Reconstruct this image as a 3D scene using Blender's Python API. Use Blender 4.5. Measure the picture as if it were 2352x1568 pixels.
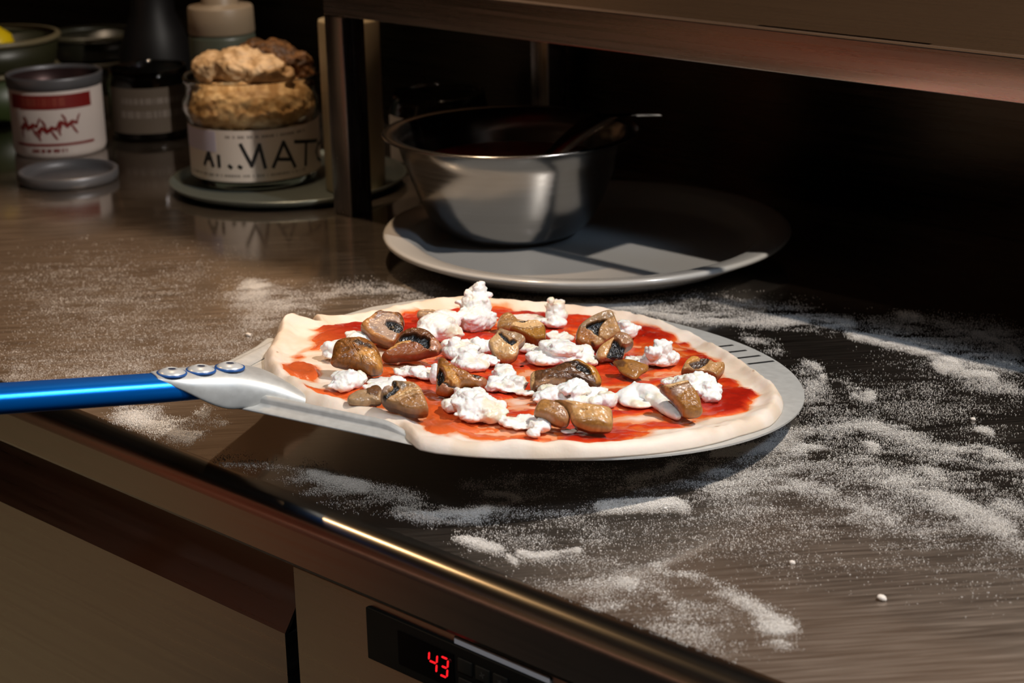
import bpy, bmesh, math, random
import numpy as np
from mathutils import Matrix, Vector

scene = bpy.context.scene
for o in list(bpy.data.objects):
    bpy.data.objects.remove(o)
COL = scene.collection
rng = np.random.default_rng(7)
random.seed(7)

# ------------------------------------------------------------------ camera
cam_data = bpy.data.cameras.new('camera')
cam_data.sensor_width = 36.0
cam_data.lens = 66.58
cam_data.clip_start = 0.02
cam_data.clip_end = 30
cam_data.dof.use_dof = True
cam_data.dof.focus_distance = 1.09
cam_data.dof.aperture_fstop = 12.5
cam = bpy.data.objects.new('camera', cam_data)
COL.objects.link(cam)
CAM_R, CAM_U, CAM_F = (0.7246, 0.6888, -0.0209), (-0.1985, 0.2377, 0.9508), (-0.6599, 0.6848, -0.3090)
cam.matrix_world = Matrix(((CAM_R[0], CAM_U[0], -CAM_F[0], 0.0),
                           (CAM_R[1], CAM_U[1], -CAM_F[1], 0.0),
                           (CAM_R[2], CAM_U[2], -CAM_F[2], 1.295),
                           (0, 0, 0, 1)))
scene.camera = cam

# ------------------------------------------------------------------ world and lights
world = bpy.data.worlds.new('world')
scene.world = world
world.use_nodes = True
world.node_tree.nodes['Background'].inputs[0].default_value = (0.6, 0.7, 1.0, 1)
world.node_tree.nodes['Background'].inputs[1].default_value = 0.004

def lamp(name, kind, loc, target, power, color, **kw):
    d = bpy.data.lights.new(name, kind)
    d.energy = power
    d.color = color
    for k, v in kw.items():
        setattr(d, k, v)
    o = bpy.data.objects.new(name, d)
    COL.objects.link(o)
    o.location = loc
    o.rotation_euler = (Vector(target) - Vector(loc)).to_track_quat('-Z', 'Y').to_euler()
    return o

lamp('key_spot', 'SPOT', (-0.07, 1.04, 2.02), (-0.85, 0.85, 0.9), 62, (1.0, 0.93, 0.85),
     spot_size=math.radians(72), spot_blend=0.4, shadow_soft_size=0.014)
lamp('warm_spot', 'SPOT', (-1.25, 1.03, 1.95), (-1.16, 0.78, 0.9), 36, (1.0, 0.70, 0.44),
     spot_size=math.radians(46), spot_blend=0.6, shadow_soft_size=0.02)
lamp('edge_spot', 'SPOT', (-1.74, 0.20, 1.92), (-0.562, 0.62, 0.9), 11, (1.0, 0.62, 0.30),
     spot_size=math.radians(9.5), spot_blend=0.35, shadow_soft_size=0.012)
lamp('front_spot', 'SPOT', (-0.32, -0.12, 1.95), (-0.62, 0.60, 0.9), 24, (0.90, 0.94, 1.0),
     spot_size=math.radians(33), spot_blend=0.9, shadow_soft_size=0.05)
lamp('cool_spot', 'SPOT', (0.75, 0.92, 2.2), (-0.50, 0.74, 0.9), 34, (0.50, 0.70, 1.0),
     spot_size=math.radians(40), spot_blend=0.8, shadow_soft_size=0.12)
lamp('room_fill', 'SPOT', (-2.2, 0.42, 2.6), (-2.25, -0.78, 0.0), 340, (1.0, 0.88, 0.72),
     spot_size=math.radians(70), spot_blend=0.6, shadow_soft_size=0.1)  # added unseen lamp, lights the aisle side that the steel reflects

# added unseen spots warming the upper wall, so the steel reflects brown
for wx in (-3.3, -2.7, -2.1, -1.5, -0.9, -0.3):
    lamp('wall_fill', 'SPOT', (wx, 0.98, 2.36), (wx, 1.325, 1.48), (25 if wx < -1.2 else 22), (1.0, 0.76, 0.54),
         spot_size=math.radians(40), spot_blend=0.5, shadow_soft_size=0.02)

scene.view_settings.view_transform = 'Standard'
scene.view_settings.look = 'None'
scene.view_settings.exposure = 0.0
scene.view_settings.gamma = 1.0
scene.view_settings.use_curve_mapping = False

# ------------------------------------------------------------------ helpers
def lin(c):
    if max(c) > 1.0:
        c = [x / 255.0 for x in c]
    return tuple(((x / 12.92) if x <= 0.04045 else ((x + 0.055) / 1.055) ** 2.4) for x in c)

def new_mat(name):
    m = bpy.data.materials.new(name)
    m.use_nodes = True
    nt = m.node_tree
    b = nt.nodes['Principled BSDF']
    return m, nt, b

def mat(name, color, rough=0.5, metal=0.0, **kw):
    m, nt, b = new_mat(name)
    b.inputs['Base Color'].default_value = (*lin(color), 1)
    b.inputs['Roughness'].default_value = rough
    b.inputs['Metallic'].default_value = metal
    for k, v in kw.items():
        b.inputs[k.replace('_', ' ')].default_value = v
    return m

def add_noise_bump(m, scale=300, strength=0.2, dist=0.001, stretch=None, coord='Object', detail=4):
    nt = m.node_tree
    b = nt.nodes['Principled BSDF']
    tc = nt.nodes.new('ShaderNodeTexCoord')
    mp = nt.nodes.new('ShaderNodeMapping')
    if stretch:
        mp.inputs['Scale'].default_value = stretch
    nz = nt.nodes.new('ShaderNodeTexNoise')
    nz.inputs['Scale'].default_value = scale
    nz.inputs['Detail'].default_value = detail
    bp = nt.nodes.new('ShaderNodeBump')
    bp.inputs['Strength'].default_value = strength
    bp.inputs['Distance'].default_value = dist
    nt.links.new(tc.outputs[coord], mp.inputs[0])
    nt.links.new(mp.outputs[0], nz.inputs['Vector'])
    nt.links.new(nz.outputs['Fac'], bp.inputs['Height'])
    nt.links.new(bp.outputs[0], b.inputs['Normal'])
    return nz

def attr_color(m, name='col'):
    nt = m.node_tree
    a = nt.nodes.new('ShaderNodeAttribute')
    a.attribute_name = name
    nt.links.new(a.outputs['Color'], nt.nodes['Principled BSDF'].inputs['Base Color'])
    return a

def steel(name, color, rough0, rough1, stretch, rot=0.0, scale=1.0, metal=1.0, aniso=0.0):
    """Brushed stainless steel: roughness and tone streaked along the grain."""
    m, nt, b = new_mat(name)
    b.inputs['Metallic'].default_value = metal
    tc = nt.nodes.new('ShaderNodeTexCoord')
    mp = nt.nodes.new('ShaderNodeMapping')
    mp.inputs['Rotation'].default_value = (0, 0, rot)
    mp2 = nt.nodes.new('ShaderNodeMapping')
    mp2.inputs['Scale'].default_value = stretch
    nz = nt.nodes.new('ShaderNodeTexNoise')
    nz.inputs['Scale'].default_value = scale
    nz.inputs['Detail'].default_value = 5
    nz.inputs['Roughness'].default_value = 0.65
    rr = nt.nodes.new('ShaderNodeMapRange')
    rr.inputs['From Min'].default_value = 0.3
    rr.inputs['From Max'].default_value = 0.7
    rr.inputs['To Min'].default_value = rough0
    rr.inputs['To Max'].default_value = rough1
    mx = nt.nodes.new('ShaderNodeMix')
    mx.data_type = 'RGBA'
    c = lin(color)
    mx.inputs[6].default_value = (c[0] * 0.85, c[1] * 0.84, c[2] * 0.82, 1)
    mx.inputs[7].default_value = (min(1, c[0] * 1.1), min(1, c[1] * 1.1), min(1, c[2] * 1.1), 1)
    nt.links.new(tc.outputs['Object'], mp.inputs[0])
    nt.links.new(mp.outputs[0], mp2.inputs[0])
    nt.links.new(mp2.outputs[0], nz.inputs['Vector'])
    nt.links.new(nz.outputs['Fac'], rr.inputs['Value'])
    nt.links.new(rr.outputs[0], b.inputs['Roughness'])
    nt.links.new(nz.outputs['Fac'], mx.inputs[0])
    nt.links.new(mx.outputs[2], b.inputs['Base Color'])
    b.inputs['Anisotropic'].default_value = aniso
    return m

def tag(o, label=None, cat=None, group=None, kind=None):
    if label: o['label'] = label
    if cat: o['category'] = cat
    if group: o['group'] = group
    if kind: o['kind'] = kind
    return o

def empty(name, loc=(0, 0, 0), label=None, cat=None, group=None, rot=None):
    o = bpy.data.objects.new(name, None)
    o.empty_display_size = 0.05
    COL.objects.link(o)
    o.matrix_world = (rot.to_4x4() if rot else Matrix.Identity(4))
    o.location = loc
    return tag(o, label, cat, group)

def link(name, me, m=None, parent=None, loc=None, rot=None, smooth=True):
    o = bpy.data.objects.new(name, me)
    COL.objects.link(o)
    if m: me.materials.append(m)
    if parent is not None:
        o.parent = parent
    if rot is not None:
        o.matrix_basis = rot.to_4x4()
    if loc is not None:
        o.location = loc
    if smooth and len(me.polygons):
        me.polygons.foreach_set('use_smooth', [True] * len(me.polygons))
    return o

def np_mesh(name, V, F, col=None):
    me = bpy.data.meshes.new(name)
    me.from_pydata(np.asarray(V, float).tolist(), [], [tuple(f) for f in F])
    me.update()
    if col is not None:
        a = me.color_attributes.new('col', 'FLOAT_COLOR', 'POINT')
        c = np.ones((len(V), 4), np.float32)
        c[:, :3] = col
        a.data.foreach_set('color', c.ravel())
    return me

def grid_faces(n, m, wrap_m=True):
    F = []
    for i in range(n - 1):
        for j in range(m if wrap_m else m - 1):
            j2 = (j + 1) % m
            F.append((i * m + j, i * m + j2, (i + 1) * m + j2, (i + 1) * m + j))
    return F

def lathe(name, prof, seg=96, m=None, parent=None, loc=None, cap_lo=False, cap_hi=False, squash=None):
    prof = np.asarray(prof, float)
    t = np.linspace(0, 2 * np.pi, seg, endpoint=False)
    V = np.zeros((len(prof), seg, 3))
    V[:, :, 0] = prof[:, 0:1] * np.cos(t)
    V[:, :, 1] = prof[:, 0:1] * np.sin(t)
    V[:, :, 2] = prof[:, 1:2]
    F = grid_faces(len(prof), seg)
    if cap_lo: F.append(tuple(range(seg))[::-1])
    if cap_hi: F.append(tuple(range((len(prof) - 1) * seg, len(prof) * seg)))
    me = np_mesh(name, V.reshape(-1, 3), F)
    return link(name, me, m, parent, loc)

def box(name, lo, hi, m=None, parent=None, bev=0.0, seg=3, rot=None, loc=None):
    bm = bmesh.new()
    bmesh.ops.create_cube(bm, size=1)
    lo, hi = Vector(lo), Vector(hi)
    for v in bm.verts:
        v.co = Vector([(lo[i] + hi[i]) / 2 + v.co[i] * (hi[i] - lo[i]) for i in range(3)])
    if bev:
        bmesh.ops.bevel(bm, geom=list(bm.edges), offset=bev, segments=seg, affect='EDGES', profile=0.5)
    me = bpy.data.meshes.new(name)
    bm.to_mesh(me)
    bm.free()
    o = link(name, me, m, parent, loc, rot, smooth=bool(bev))
    return o

def prism(name, prof, x0, x1, m=None, parent=None, smooth=False):
    """Extrude a (y,z) outline along x."""
    n = len(prof)
    V = [(x0, p[0], p[1]) for p in prof] + [(x1, p[0], p[1]) for p in prof]
    F = [(i, (i + 1) % n, n + (i + 1) % n, n + i) for i in range(n)]
    if smooth:      # end caps on their own vertices, so that they do not tilt the shading along the length
        V = V + V; F.append(tuple(range(2 * n, 3 * n))[::-1]); F.append(tuple(range(3 * n, 4 * n)))
    else:
        F.append(tuple(range(n))[::-1]); F.append(tuple(range(n, 2 * n)))
    me = np_mesh(name, V, F)
    bm = bmesh.new(); bm.from_mesh(me); bmesh.ops.recalc_face_normals(bm, faces=bm.faces); bm.to_mesh(me); bm.free()
    o = link(name, me, m, parent, smooth=False)
    if smooth:
        for p in me.polygons:
            if len(p.vertices) == 4: p.use_smooth = True
    return o

def slab(name, outline, z0, z1, m=None, parent=None, loc=None, rot=None):
    """Extrude an (x,y) outline in z."""
    n = len(outline)
    V = [(p[0], p[1], z0) for p in outline] + [(p[0], p[1], z1) for p in outline]
    F = [(i, (i + 1) % n, n + (i + 1) % n, n + i) for i in range(n)]
    F.append(tuple(range(n))[::-1]); F.append(tuple(range(n, 2 * n)))
    me = np_mesh(name, V, F)
    bm = bmesh.new(); bm.from_mesh(me); bmesh.ops.recalc_face_normals(bm, faces=bm.faces); bm.to_mesh(me); bm.free()
    return link(name, me, m, parent, loc, rot, smooth=False)

def tube(name, pts, rad, m=None, parent=None, seg=24, flat=1.0, caps=True):
    """Sweep a round (or flattened) section along points."""
    pts = [Vector(p) for p in pts]
    rad = rad if hasattr(rad, '__len__') else [rad] * len(pts)
    V = []
    for i, p in enumerate(pts):
        d = (pts[min(i + 1, len(pts) - 1)] - pts[max(i - 1, 0)]).normalized()
        up = Vector((0, 0, 1)) if abs(d.z) < 0.95 else Vector((0, 1, 0))
        s = d.cross(up).normalized(); u = s.cross(d)
        for k in range(seg):
            a = 2 * math.pi * k / seg
            V.append(p + s * math.cos(a) * rad[i] + u * math.sin(a) * rad[i] * flat)
    F = grid_faces(len(pts), seg)
    if caps:
        F.append(tuple(range(seg))[::-1]); F.append(tuple(range((len(pts) - 1) * seg, len(pts) * seg)))
    return link(name, np_mesh(name, [tuple(v) for v in V], F), m, parent)

# value noise in numpy
def _hash(i, j, k, s):
    n = (i * 73856093) ^ (j * 19349663) ^ (k * 83492791) ^ (s * 2654435761 & 0x7fffffff)
    n = (n ^ (n >> 13)) * 1274126177 & 0x7fffffff
    n = (n ^ (n >> 16)) * 668265263 & 0x7fffffff
    return ((n >> 7) & 0xffff) / 65535.0

def vnoise(P, s=0):
    P = np.asarray(P, float)
    I = np.floor(P).astype(np.int64); f = P - I
    f = f * f * f * (f * (f * 6 - 15) + 10)
    r = 0
    for a in (0, 1):
        for b in (0, 1):
            for c in (0, 1):
                w = (f[:, 0] if a else 1 - f[:, 0]) * (f[:, 1] if b else 1 - f[:, 1]) * (f[:, 2] if c else 1 - f[:, 2])
                r = r + w * _hash(I[:, 0] + a, I[:, 1] + b, I[:, 2] + c, s)
    return r * 2 - 1

def fbm(P, s=0, octv=4, gain=0.5):
    P = np.asarray(P, float); a = 1.0; r = 0
    for k in range(octv):
        r = r + a * vnoise(P * (2.03 ** k) + 17.3 * k, s + k); a *= gain
    return r

def sstep(x, a, b):
    t = np.clip((x - a) / (b - a), 0, 1)
    return t * t * (3 - 2 * t)

def text_mesh(body, size, bold=0.012):
    cu = bpy.data.curves.new('lettering', 'FONT')
    cu.body = body; cu.size = size; cu.resolution_u = 4
    cu.align_x = 'CENTER'; cu.offset = size * bold
    t = bpy.data.objects.new('lettering', cu)
    COL.objects.link(t)
    bpy.context.view_layer.update()
    me = bpy.data.meshes.new_from_object(t.evaluated_get(bpy.context.evaluated_depsgraph_get()))
    bpy.data.objects.remove(t); bpy.data.curves.remove(cu)
    return me

def wrap(me, r, ang0, z0, sx=1.0, sy=1.0):
    """Bend a flat mesh round a vertical cylinder."""
    bm = bmesh.new(); bm.from_mesh(me)
    bmesh.ops.triangulate(bm, faces=bm.faces)
    for it in range(2):
        bmesh.ops.subdivide_edges(bm, edges=[e for e in bm.edges if e.calc_length() * sx > 0.004], cuts=1)
        bmesh.ops.triangulate(bm, faces=bm.faces)
    for v in bm.verts:
        a = ang0 + v.co.x * sx / r
        v.co = Vector((r * math.cos(a), r * math.sin(a), z0 + v.co.y * sy))
    bm.to_mesh(me); bm.free()
    return me

def cyl_patch(name, r, a0, a1, z0, z1, m, parent, n=32, thick=0.0003, zfun=None):
    V = []; 
    for rr in (r, r + thick):
        for k in range(n + 1):
            a = a0 + (a1 - a0) * k / n
            for z in (z0, z1):
                V.append((rr * math.cos(a), rr * math.sin(a), z))
    F = []; L = 2 * (n + 1)
    for k in range(n):
        i = 2 * k
        F.append((L + i, L + i + 2, L + i + 3, L + i + 1))
        F.append((i, i + 1, i + 3, i + 2))
        F.append((i, i + 2, L + i + 2, L + i)); F.append((i + 1, L + i + 1, L + i + 3, i + 3))
    F.append((0, L, L + 1, 1)); F.append((2 * n, 2 * n + 1, L + 2 * n + 1, L + 2 * n))
    return link(name, np_mesh(name, V, F), m, parent, smooth=False)
PIZZA_C=(0.0051,0.0128)
PIZZA_TH=[-2.988,-2.874,-2.723,-2.612,-2.459,-2.333,-2.204,-2.023,-1.867,-1.785,-1.693,-1.611,-1.474,-1.266,-1.135,-1.080,-1.046,-0.998,-0.933,-0.832,-0.697,-0.583,-0.424,-0.333,-0.213,-0.064,0.089,0.191,0.302,0.462,0.530,0.606,0.675,0.731,0.837,0.997,1.138,1.364,1.552,1.738,1.864,2.049,2.234,2.370,2.465,2.627,2.883,3.097]
PIZZA_R=[0.1518,0.1549,0.1597,0.1633,0.1637,0.1606,0.1576,0.1659,0.1704,0.1651,0.1587,0.1520,0.1457,0.1447,0.1582,0.1479,0.1569,0.1611,0.1626,0.1564,0.1529,0.1526,0.1517,0.1516,0.1503,0.1499,0.1510,0.1502,0.1460,0.1450,0.1456,0.1559,0.1678,0.1692,0.1676,0.1638,0.1603,0.1581,0.1571,0.1562,0.1557,0.1592,0.1571,0.1551,0.1510,0.1445,0.1421,0.1444]
SAUCE_BLOBS=[(.1066,-.0512,-.0147,.0052,-.0091,-.0177,-1.6),(.1227,-.0036,-.0105,.0038,-.0153,-.0295,-1.7),(.1003,-.0838,-.0126,.0044,-.0075,-.015,-1.3),(.1481,.0326,-.0134,.005,-.0046,-.0089,-1),(.1337,-.0239,-.0113,.0041,-.007,-.0142,2.2),(.1465,.0163,-.0136,.0051,-.0043,-.0084,2),(.079,-.0819,-.0153,.0053,-.0054,-.0103,2.2),(.0462,-.0976,-.0174,.0059,-.0053,-.0098,2),(.0953,-.066,-.011,.0038,-.0047,-.0091,1.5),(.1176,-.0551,-.0073,.0026,-.0044,-.0088,1.2),(.1184,.013,-.0069,.0026,-.0092,-.0174,.6),(.0749,-.0421,-.0112,.004,-.0048,-.0088,-.8),(.0539,.0796,-.0092,.0035,-.0055,-.0086,-.6),(-.0025,.1246,-.0128,.0049,-.0045,-.0061,-.8),(-.0046,.1532,-.0137,.0053,-.0039,-.0051,-.4),(-.0354,.1484,-.0105,.0041,-.0053,-.0066,-.8),(.0975,.1135,-.0087,.0034,-.0028,-.0046,-.4),(.0242,.1169,-.008,.0031,-.0048,-.0068,-.3),(.0493,.0988,-.0046,.0017,-.0046,-.0069,-.4),(.1452,.0424,-.0111,.0042,-.0034,-.0066,-.5),(.0944,-.1016,-.0102,.0035,-.0058,-.0115,-.8),(.1152,.0985,-.0098,.0038,-.0039,-.0067,.5),(-.0719,.1226,-.0113,.0042,-.0261,-.0318,.7),(-.1127,.0392,-.016,.0057,-.0133,-.0168,.6),(-.1203,-.0248,-.0168,.0058,-.0098,-.0131,.5),(-.0805,-.0921,-.0229,.0076,-.0054,-.0082,.5),(.129,.1131,-.0127,.005,-.0037,-.0064,.6),(.0947,.1305,-.0172,.0068,-.004,-.0063,.6),(.0404,.1518,-.0176,.0069,-.0045,-.0063,.4)]
MUSHROOMS=dict(
 a=((-.8042,.7254,.9425),38,10,'slice','tan',[(-16.4,13.5),(-15.6,16.1),(-11.5,19),(-9.1,22.2),(-6.6,24.5),(-4.3,25.1),(-3.5,24.1),(-.2,24.6),(2.9,24),(5.9,24.4),(8.1,22.7),(9.3,20.2),(10.1,17.7),(9.6,15.9),(8.5,16.7),(10.2,12.2),(8.4,9.5),(7.6,6.9),(5.9,2.5),(4.4,.3),(0,.8),(-3.4,2.3),(-8.6,4.4),(-11.1,5.9),(-14.4,9.4),(-15.9,11.4)],[('pink',[(-11.1,14.3),(-6.5,19),(-1.7,22.8),(3.1,21.4),(7.1,17.9),(8.5,12),(6.8,8.1),(5.5,3.4),(3.3,1.5),(-1.9,4.5),(-7.2,7.4),(-10.5,10.6)],-0.4,0.5),('skin',[(-9.1,21.8),(-6.6,24.5),(-4.3,25.1),(-.2,24.6),(2.9,23.8),(5.9,24.4),(8.1,22.7),(10.1,17.7),(9.6,15.9),(7,18.7),(3.4,22.3),(-1.7,22.8),(-6.6,20.7)],0.6,0.4),('black',[(-1.7,14.6),(-.6,16.9),(2.1,16.6),(5.2,15.6),(8.7,14.6),(10.2,12.2),(8.4,9.5),(5.9,7.6),(3.1,8.6),(.2,11.4)],-1.5,0.5)]),
 b=((-.771,.7153,.9424),48,10,'gill','skin',[(-18.2,2.4),(-16.1,4),(-12.4,7.2),(-11,9.5),(-9.6,13.6),(-7.3,17.8),(-5.2,20.6),(-2,21.7),(2.2,22.2),(6.2,21.5),(9.6,19.7),(12.7,16.6),(15.5,13.5),(17.4,10),(17.2,8.1),(14.7,6.1),(10.9,5.1),(9,4.6),(2.6,2),(-5.5,1.1),(-13.1,-.9),(-15.7,-.7),(-17.4,.6)],[('rose',[(9.9,14.2),(12.8,15.9),(15.6,12.8),(17.1,9.6),(14.7,6.5),(10.4,6.9),(10.5,10.2)],-0.3,0.4),('black',[(-8,13.7),(-5.6,16.1),(-1.7,16.7),(1.6,16.6),(4.4,14.6),(6.6,15.5),(9.7,13.5),(10.3,9.1),(8.8,6.8),(5.4,8.4),(3.7,10.5),(.3,11.4),(-2.6,11.5),(-6.8,10.5),(-8.2,11.5)],-3.2,0.5),('red',[(-17.6,2.4),(-10.8,7.7),(-6.8,10.1),(-2.6,11.2),(2,10.4),(7.1,7.4),(10.2,5.4),(2.6,2.4),(-5.5,1.4),(-13.1,-.5)],1.6,0.5),('gold',[(-12.4,6.8),(-7.7,9.7),(-1.3,11.3),(-1.2,9.8),(-6.9,7.9),(-14.4,3)],0.5,0.4)]),
 c=((-.765,.667,.9485),42,15,'cap','cap',[(-15.7,8.4),(-14.9,11.4),(-15,15.9),(-14.1,20.2),(-12.1,22.2),(-8.4,23.6),(-3.4,24.6),(1,24.7),(4.6,23.4),(8.3,21),(10.4,18.2),(12.3,14.2),(14,9.4),(14.7,4.6),(14.2,1.9),(10.6,.8),(7.4,.7),(4.2,2.3),(.6,3.9),(-4.2,4.7),(-8.9,4.8),(-13.7,5.5),(-15.4,6.9)],[('gold',[(-1.6,10.9),(4.4,14),(8.5,13.9),(12.2,11.5),(13.9,6.4),(13.5,3),(9.3,4.2),(3.8,6.4),(-.8,8.3)],0,2.2),('char',[(-3.6,19.4),(-.9,20.4),(2.8,18.4),(6,18.2),(8.1,15.4),(6.9,14.1),(3,15.7),(-.8,15.8),(-3.5,17.5)],0,0.9)]),
 d=((-.7044,.6868,.9444),50,13,'wedge','cap2',[(-12.1,21.5),(-10.3,22.4),(-8.7,21.3),(-5.6,19),(-1.4,16.1),(3.9,14.8),(6.6,12.9),(10.7,12.4),(14.4,11.4),(16.3,10.3),(15.4,7.5),(12.5,5.7),(9.9,6.3),(6.6,6.1),(2.9,6.2),(.8,4.1),(-1.2,1.5),(-5.5,-.4),(-8.8,-.2),(-12.2,.8),(-12.1,4),(-12.4,8.8),(-12.4,14.9),(-12.3,19)],[('gold',[(-9.5,15.1),(-5.4,14.6),(-1.8,11.2),(.7,6.5),(.5,3.6),(-2.9,4.6),(-6,7.7),(-7.7,10.8)],1.4,0.6),('rose',[(-11,4.1),(-8.1,4.7),(-3.5,3),(-5.6,.4),(-10,.9)],0,0.5),('char',[(6.2,12.9),(10.7,12),(13.7,11.4),(10.9,8.8),(8.3,9.4)],-0.5,0.5),('rose',[(10.2,8.3),(15.2,10.3),(15,7.8),(12.2,5.8)],0,0.4),('char',[(-8.9,6.1),(-5.1,4.3),(-.2,3.2),(-.4,2.6),(-5.4,3.3),(-9,5.1)],-0.6,0.25),('black',[(-10.9,14.6),(-9.2,13.5),(-7.9,10.4),(-7.3,6.8),(-8.8,5.2),(-10.6,3.7),(-11.7,5.7),(-11.8,9.7)],-2.6,0.4)]),
 e=((-.7217,.6347,.9493),28,7,'stem','grey',[(-10.4,3.7),(-10.1,5.8),(-7.8,8.1),(-5.8,9.8),(-.8,10.7),(2.3,12.6),(2.9,13.9),(5.4,14.4),(7.7,13),(8.8,9),(8.3,5.8),(8.6,2.3),(5.8,1.5),(2.9,1.8),(1.2,.1),(-2.3,-.2),(-7,.2),(-9.2,.7),(-10.2,2.2)],[('umber',[(-1,8.6),(2,11.5),(3.3,13.7),(6.2,13.9),(7.8,12),(6.6,8.8),(5.5,4.6),(2.6,4.8),(.2,7.2)],1,0.5)]),
 f=((-.6969,.6381,.9495),42,13,'slice','flesh',[(-12.4,9.3),(-11.6,12.3),(-9.5,13.7),(-7.4,13.4),(-6.1,15.6),(-7.1,17.2),(-6.7,18.5),(-4.5,18),(-1,18.3),(4.4,17.8),(8.1,16.2),(9.7,13.4),(11.8,9.3),(13.5,4.5),(14.1,1.6),(12.3,.9),(7.4,.5),(2.1,.8),(-3.1,3.3),(-8.1,3.8),(-10.7,6.1),(-11.7,7.7)],[('flesh2',[(-3.1,3.3),(1.6,7.4),(6.1,8.9),(11,10.5),(14.1,1.6),(7.4,.5),(2.1,1)],-1,0.6),('grey2',[(-4.5,17.4),(-.5,17.3),(1.4,14.5),(-.5,11.4),(-3.1,13.7)],0,0.9),('pale',[(-2.7,7.9),(3,12.1),(5.8,12.7),(9.3,14.2),(9.7,13),(4.2,10.5),(.1,8.1),(-2.6,6.2)],0.7,0.4),('black',[(-7.1,17.2),(-6.7,18.3),(-4.8,17.4),(-3.9,14.1),(-1.9,12.1),(-3.2,9.5),(-6.2,7.2),(-8.9,5),(-11.1,6.9),(-9.1,7.9),(-5.8,11.4),(-6.1,14.8)],-1.2,0.4),('pink',[(-12.1,10.1),(-10.9,12.7),(-8.1,13.4),(-6.9,11.8),(-8.4,8.7),(-10.9,8.1)],1,0.4)]),
 g=((-.8374,.7911,.9358),30,6,'stem','grey',[(-6.8,5),(-6.2,8.5),(-2,9.4),(3.5,9.9),(6.7,8.5),(7,2.9),(.2,0),(-5.4,1.8)],[]),
 h=((-.737,.761,.9371),48,10,'slice','pale',[(-12.7,12.7),(-10.2,15.9),(-7.7,19),(-7,21.2),(-5.2,21.9),(-3.6,21.1),(.7,19.9),(2.6,20.3),(5,19.3),(7.7,18.3),(9.9,16.4),(9.2,13.9),(6.9,11.7),(5.7,10.4),(6.3,8.1),(5.6,6.6),(5.4,4.5),(2.7,1.4),(-1.5,-.1),(-4.7,.6),(-7.4,2.4),(-9.7,5.8),(-11.5,9.8)],[('grey',[(-7,20.9),(-3.6,21.1),(.7,19.9),(5,19),(9.6,16),(6.7,11.7),(4.8,12.7),(2.6,13.5),(-1.2,16.2),(-5.8,18.6)],0.4,0.5),('brown2',[(-8.9,5.3),(-4.9,5.3),(-1.1,3.5),(4.1,3.2),(2.7,1.4),(-1.5,-.1),(-4.7,.6),(-7.4,2.4)],-0.6,1),('black',[(-6.6,17.9),(-5,18.3),(-2.2,15.2),(1,13.4),(3.1,13.8),(4.2,12.7),(3.8,11.2),(1.2,10.1),(-2.1,12.3),(-4.9,15.3)],-1.5,0.4)]),
 i=((-.7891,.8186,.9324),35,8,'brown','olive',[(-9.3,.4),(-9.1,7.1),(-7.5,11.3),(-5.4,13.7),(-2.9,14.3),(-.3,13),(2.4,10.2),(4.4,7.4),(10.1,7.1),(12.9,6.2),(10.2,4.1),(3.2,2.1),(-.9,-.1),(-4.9,.3),(-6.5,-.2)],[('brown2',[(-7.5,10.2),(-2.8,13.5),(1,10.1),(-1.2,7),(-6.2,5.8)],0.3,1)]),
 j=((-.7621,.8057,.9335),30,9,'slice','olive2',[(-13,9.6),(-11.5,12.9),(-9.3,14.3),(-5.2,15.1),(-1,15.8),(4.5,16.3),(7.8,15),(10.1,12.4),(10.5,7),(10.4,1.9),(7.6,1.2),(3.5,.3),(.7,2.2),(-2.1,4.3),(-6.3,5.9),(-10.2,7.5)],[('pale',[(-12.7,9.7),(-10.4,13),(-5.2,14.7),(.4,15.2),(5.3,15.6),(9.5,12.4),(6,10.1),(.5,8.1),(-5,7.4),(-9.1,8.4)],0.9,0.25),('black',[(-10.1,13.8),(-7.6,13.3),(-4.9,13.9),(-1.6,15.4),(-1,14.2),(-4.3,12.6),(-7.9,12.5)],-0.5,0.25)]),
 k=((-.7287,.8326,.9295),58,11,'slice','flesh',[(-14.5,5.5),(-14.2,9.1),(-13,13.5),(-9.7,17.3),(-5.7,20.1),(-1.7,22.6),(3.1,24.9),(6.2,25.4),(7.9,24.6),(9.4,21.1),(11.3,16.5),(13.2,12),(13.9,10.2),(11.2,9),(7.9,6.2),(3.9,3.5),(1.3,1.2),(-1.4,-.1),(-4.2,.1),(-7.9,-.1),(-12.5,2.4),(-14.3,4.1)],[('grey',[(-13,13.5),(-9.7,17.3),(-1.7,22.6),(6.2,25.4),(7.9,24.6),(9.1,21.4),(8.8,20.3),(3.3,18.2),(-2.8,16.7),(-6.8,14.3),(-8.8,12.4),(-11.5,12.2)],0.3,0.4),('cap2',[(-14.3,5.5),(-13.8,9.5),(-11.9,12.2),(-8.8,11.6),(-5.2,9),(-2.3,5.6),(-3.6,1.6),(-7.9,.2),(-12.5,2.8)],0.2,0.7),('flesh',[(.4,13.3),(3.7,17.5),(9.5,18.6),(13.2,11.6),(10.6,8.6),(4.6,4.2),(-.3,6.8),(-.5,10)],0.9,0.4),('char',[(-5.3,2.9),(-3.6,2.6),(-2.1,.6),(-3.5,.1),(-5.1,1.1)],-0.3,0.3),('black',[(-8.5,12.7),(-6.8,14.3),(-2.8,16.3),(2.7,18),(4,17.9),(1.7,15.9),(.1,13.3),(-.8,10),(-1,6.7),(-2.8,8.1),(-4.9,10.1),(-7.4,11)],-3.2,0.35)]),
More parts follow.
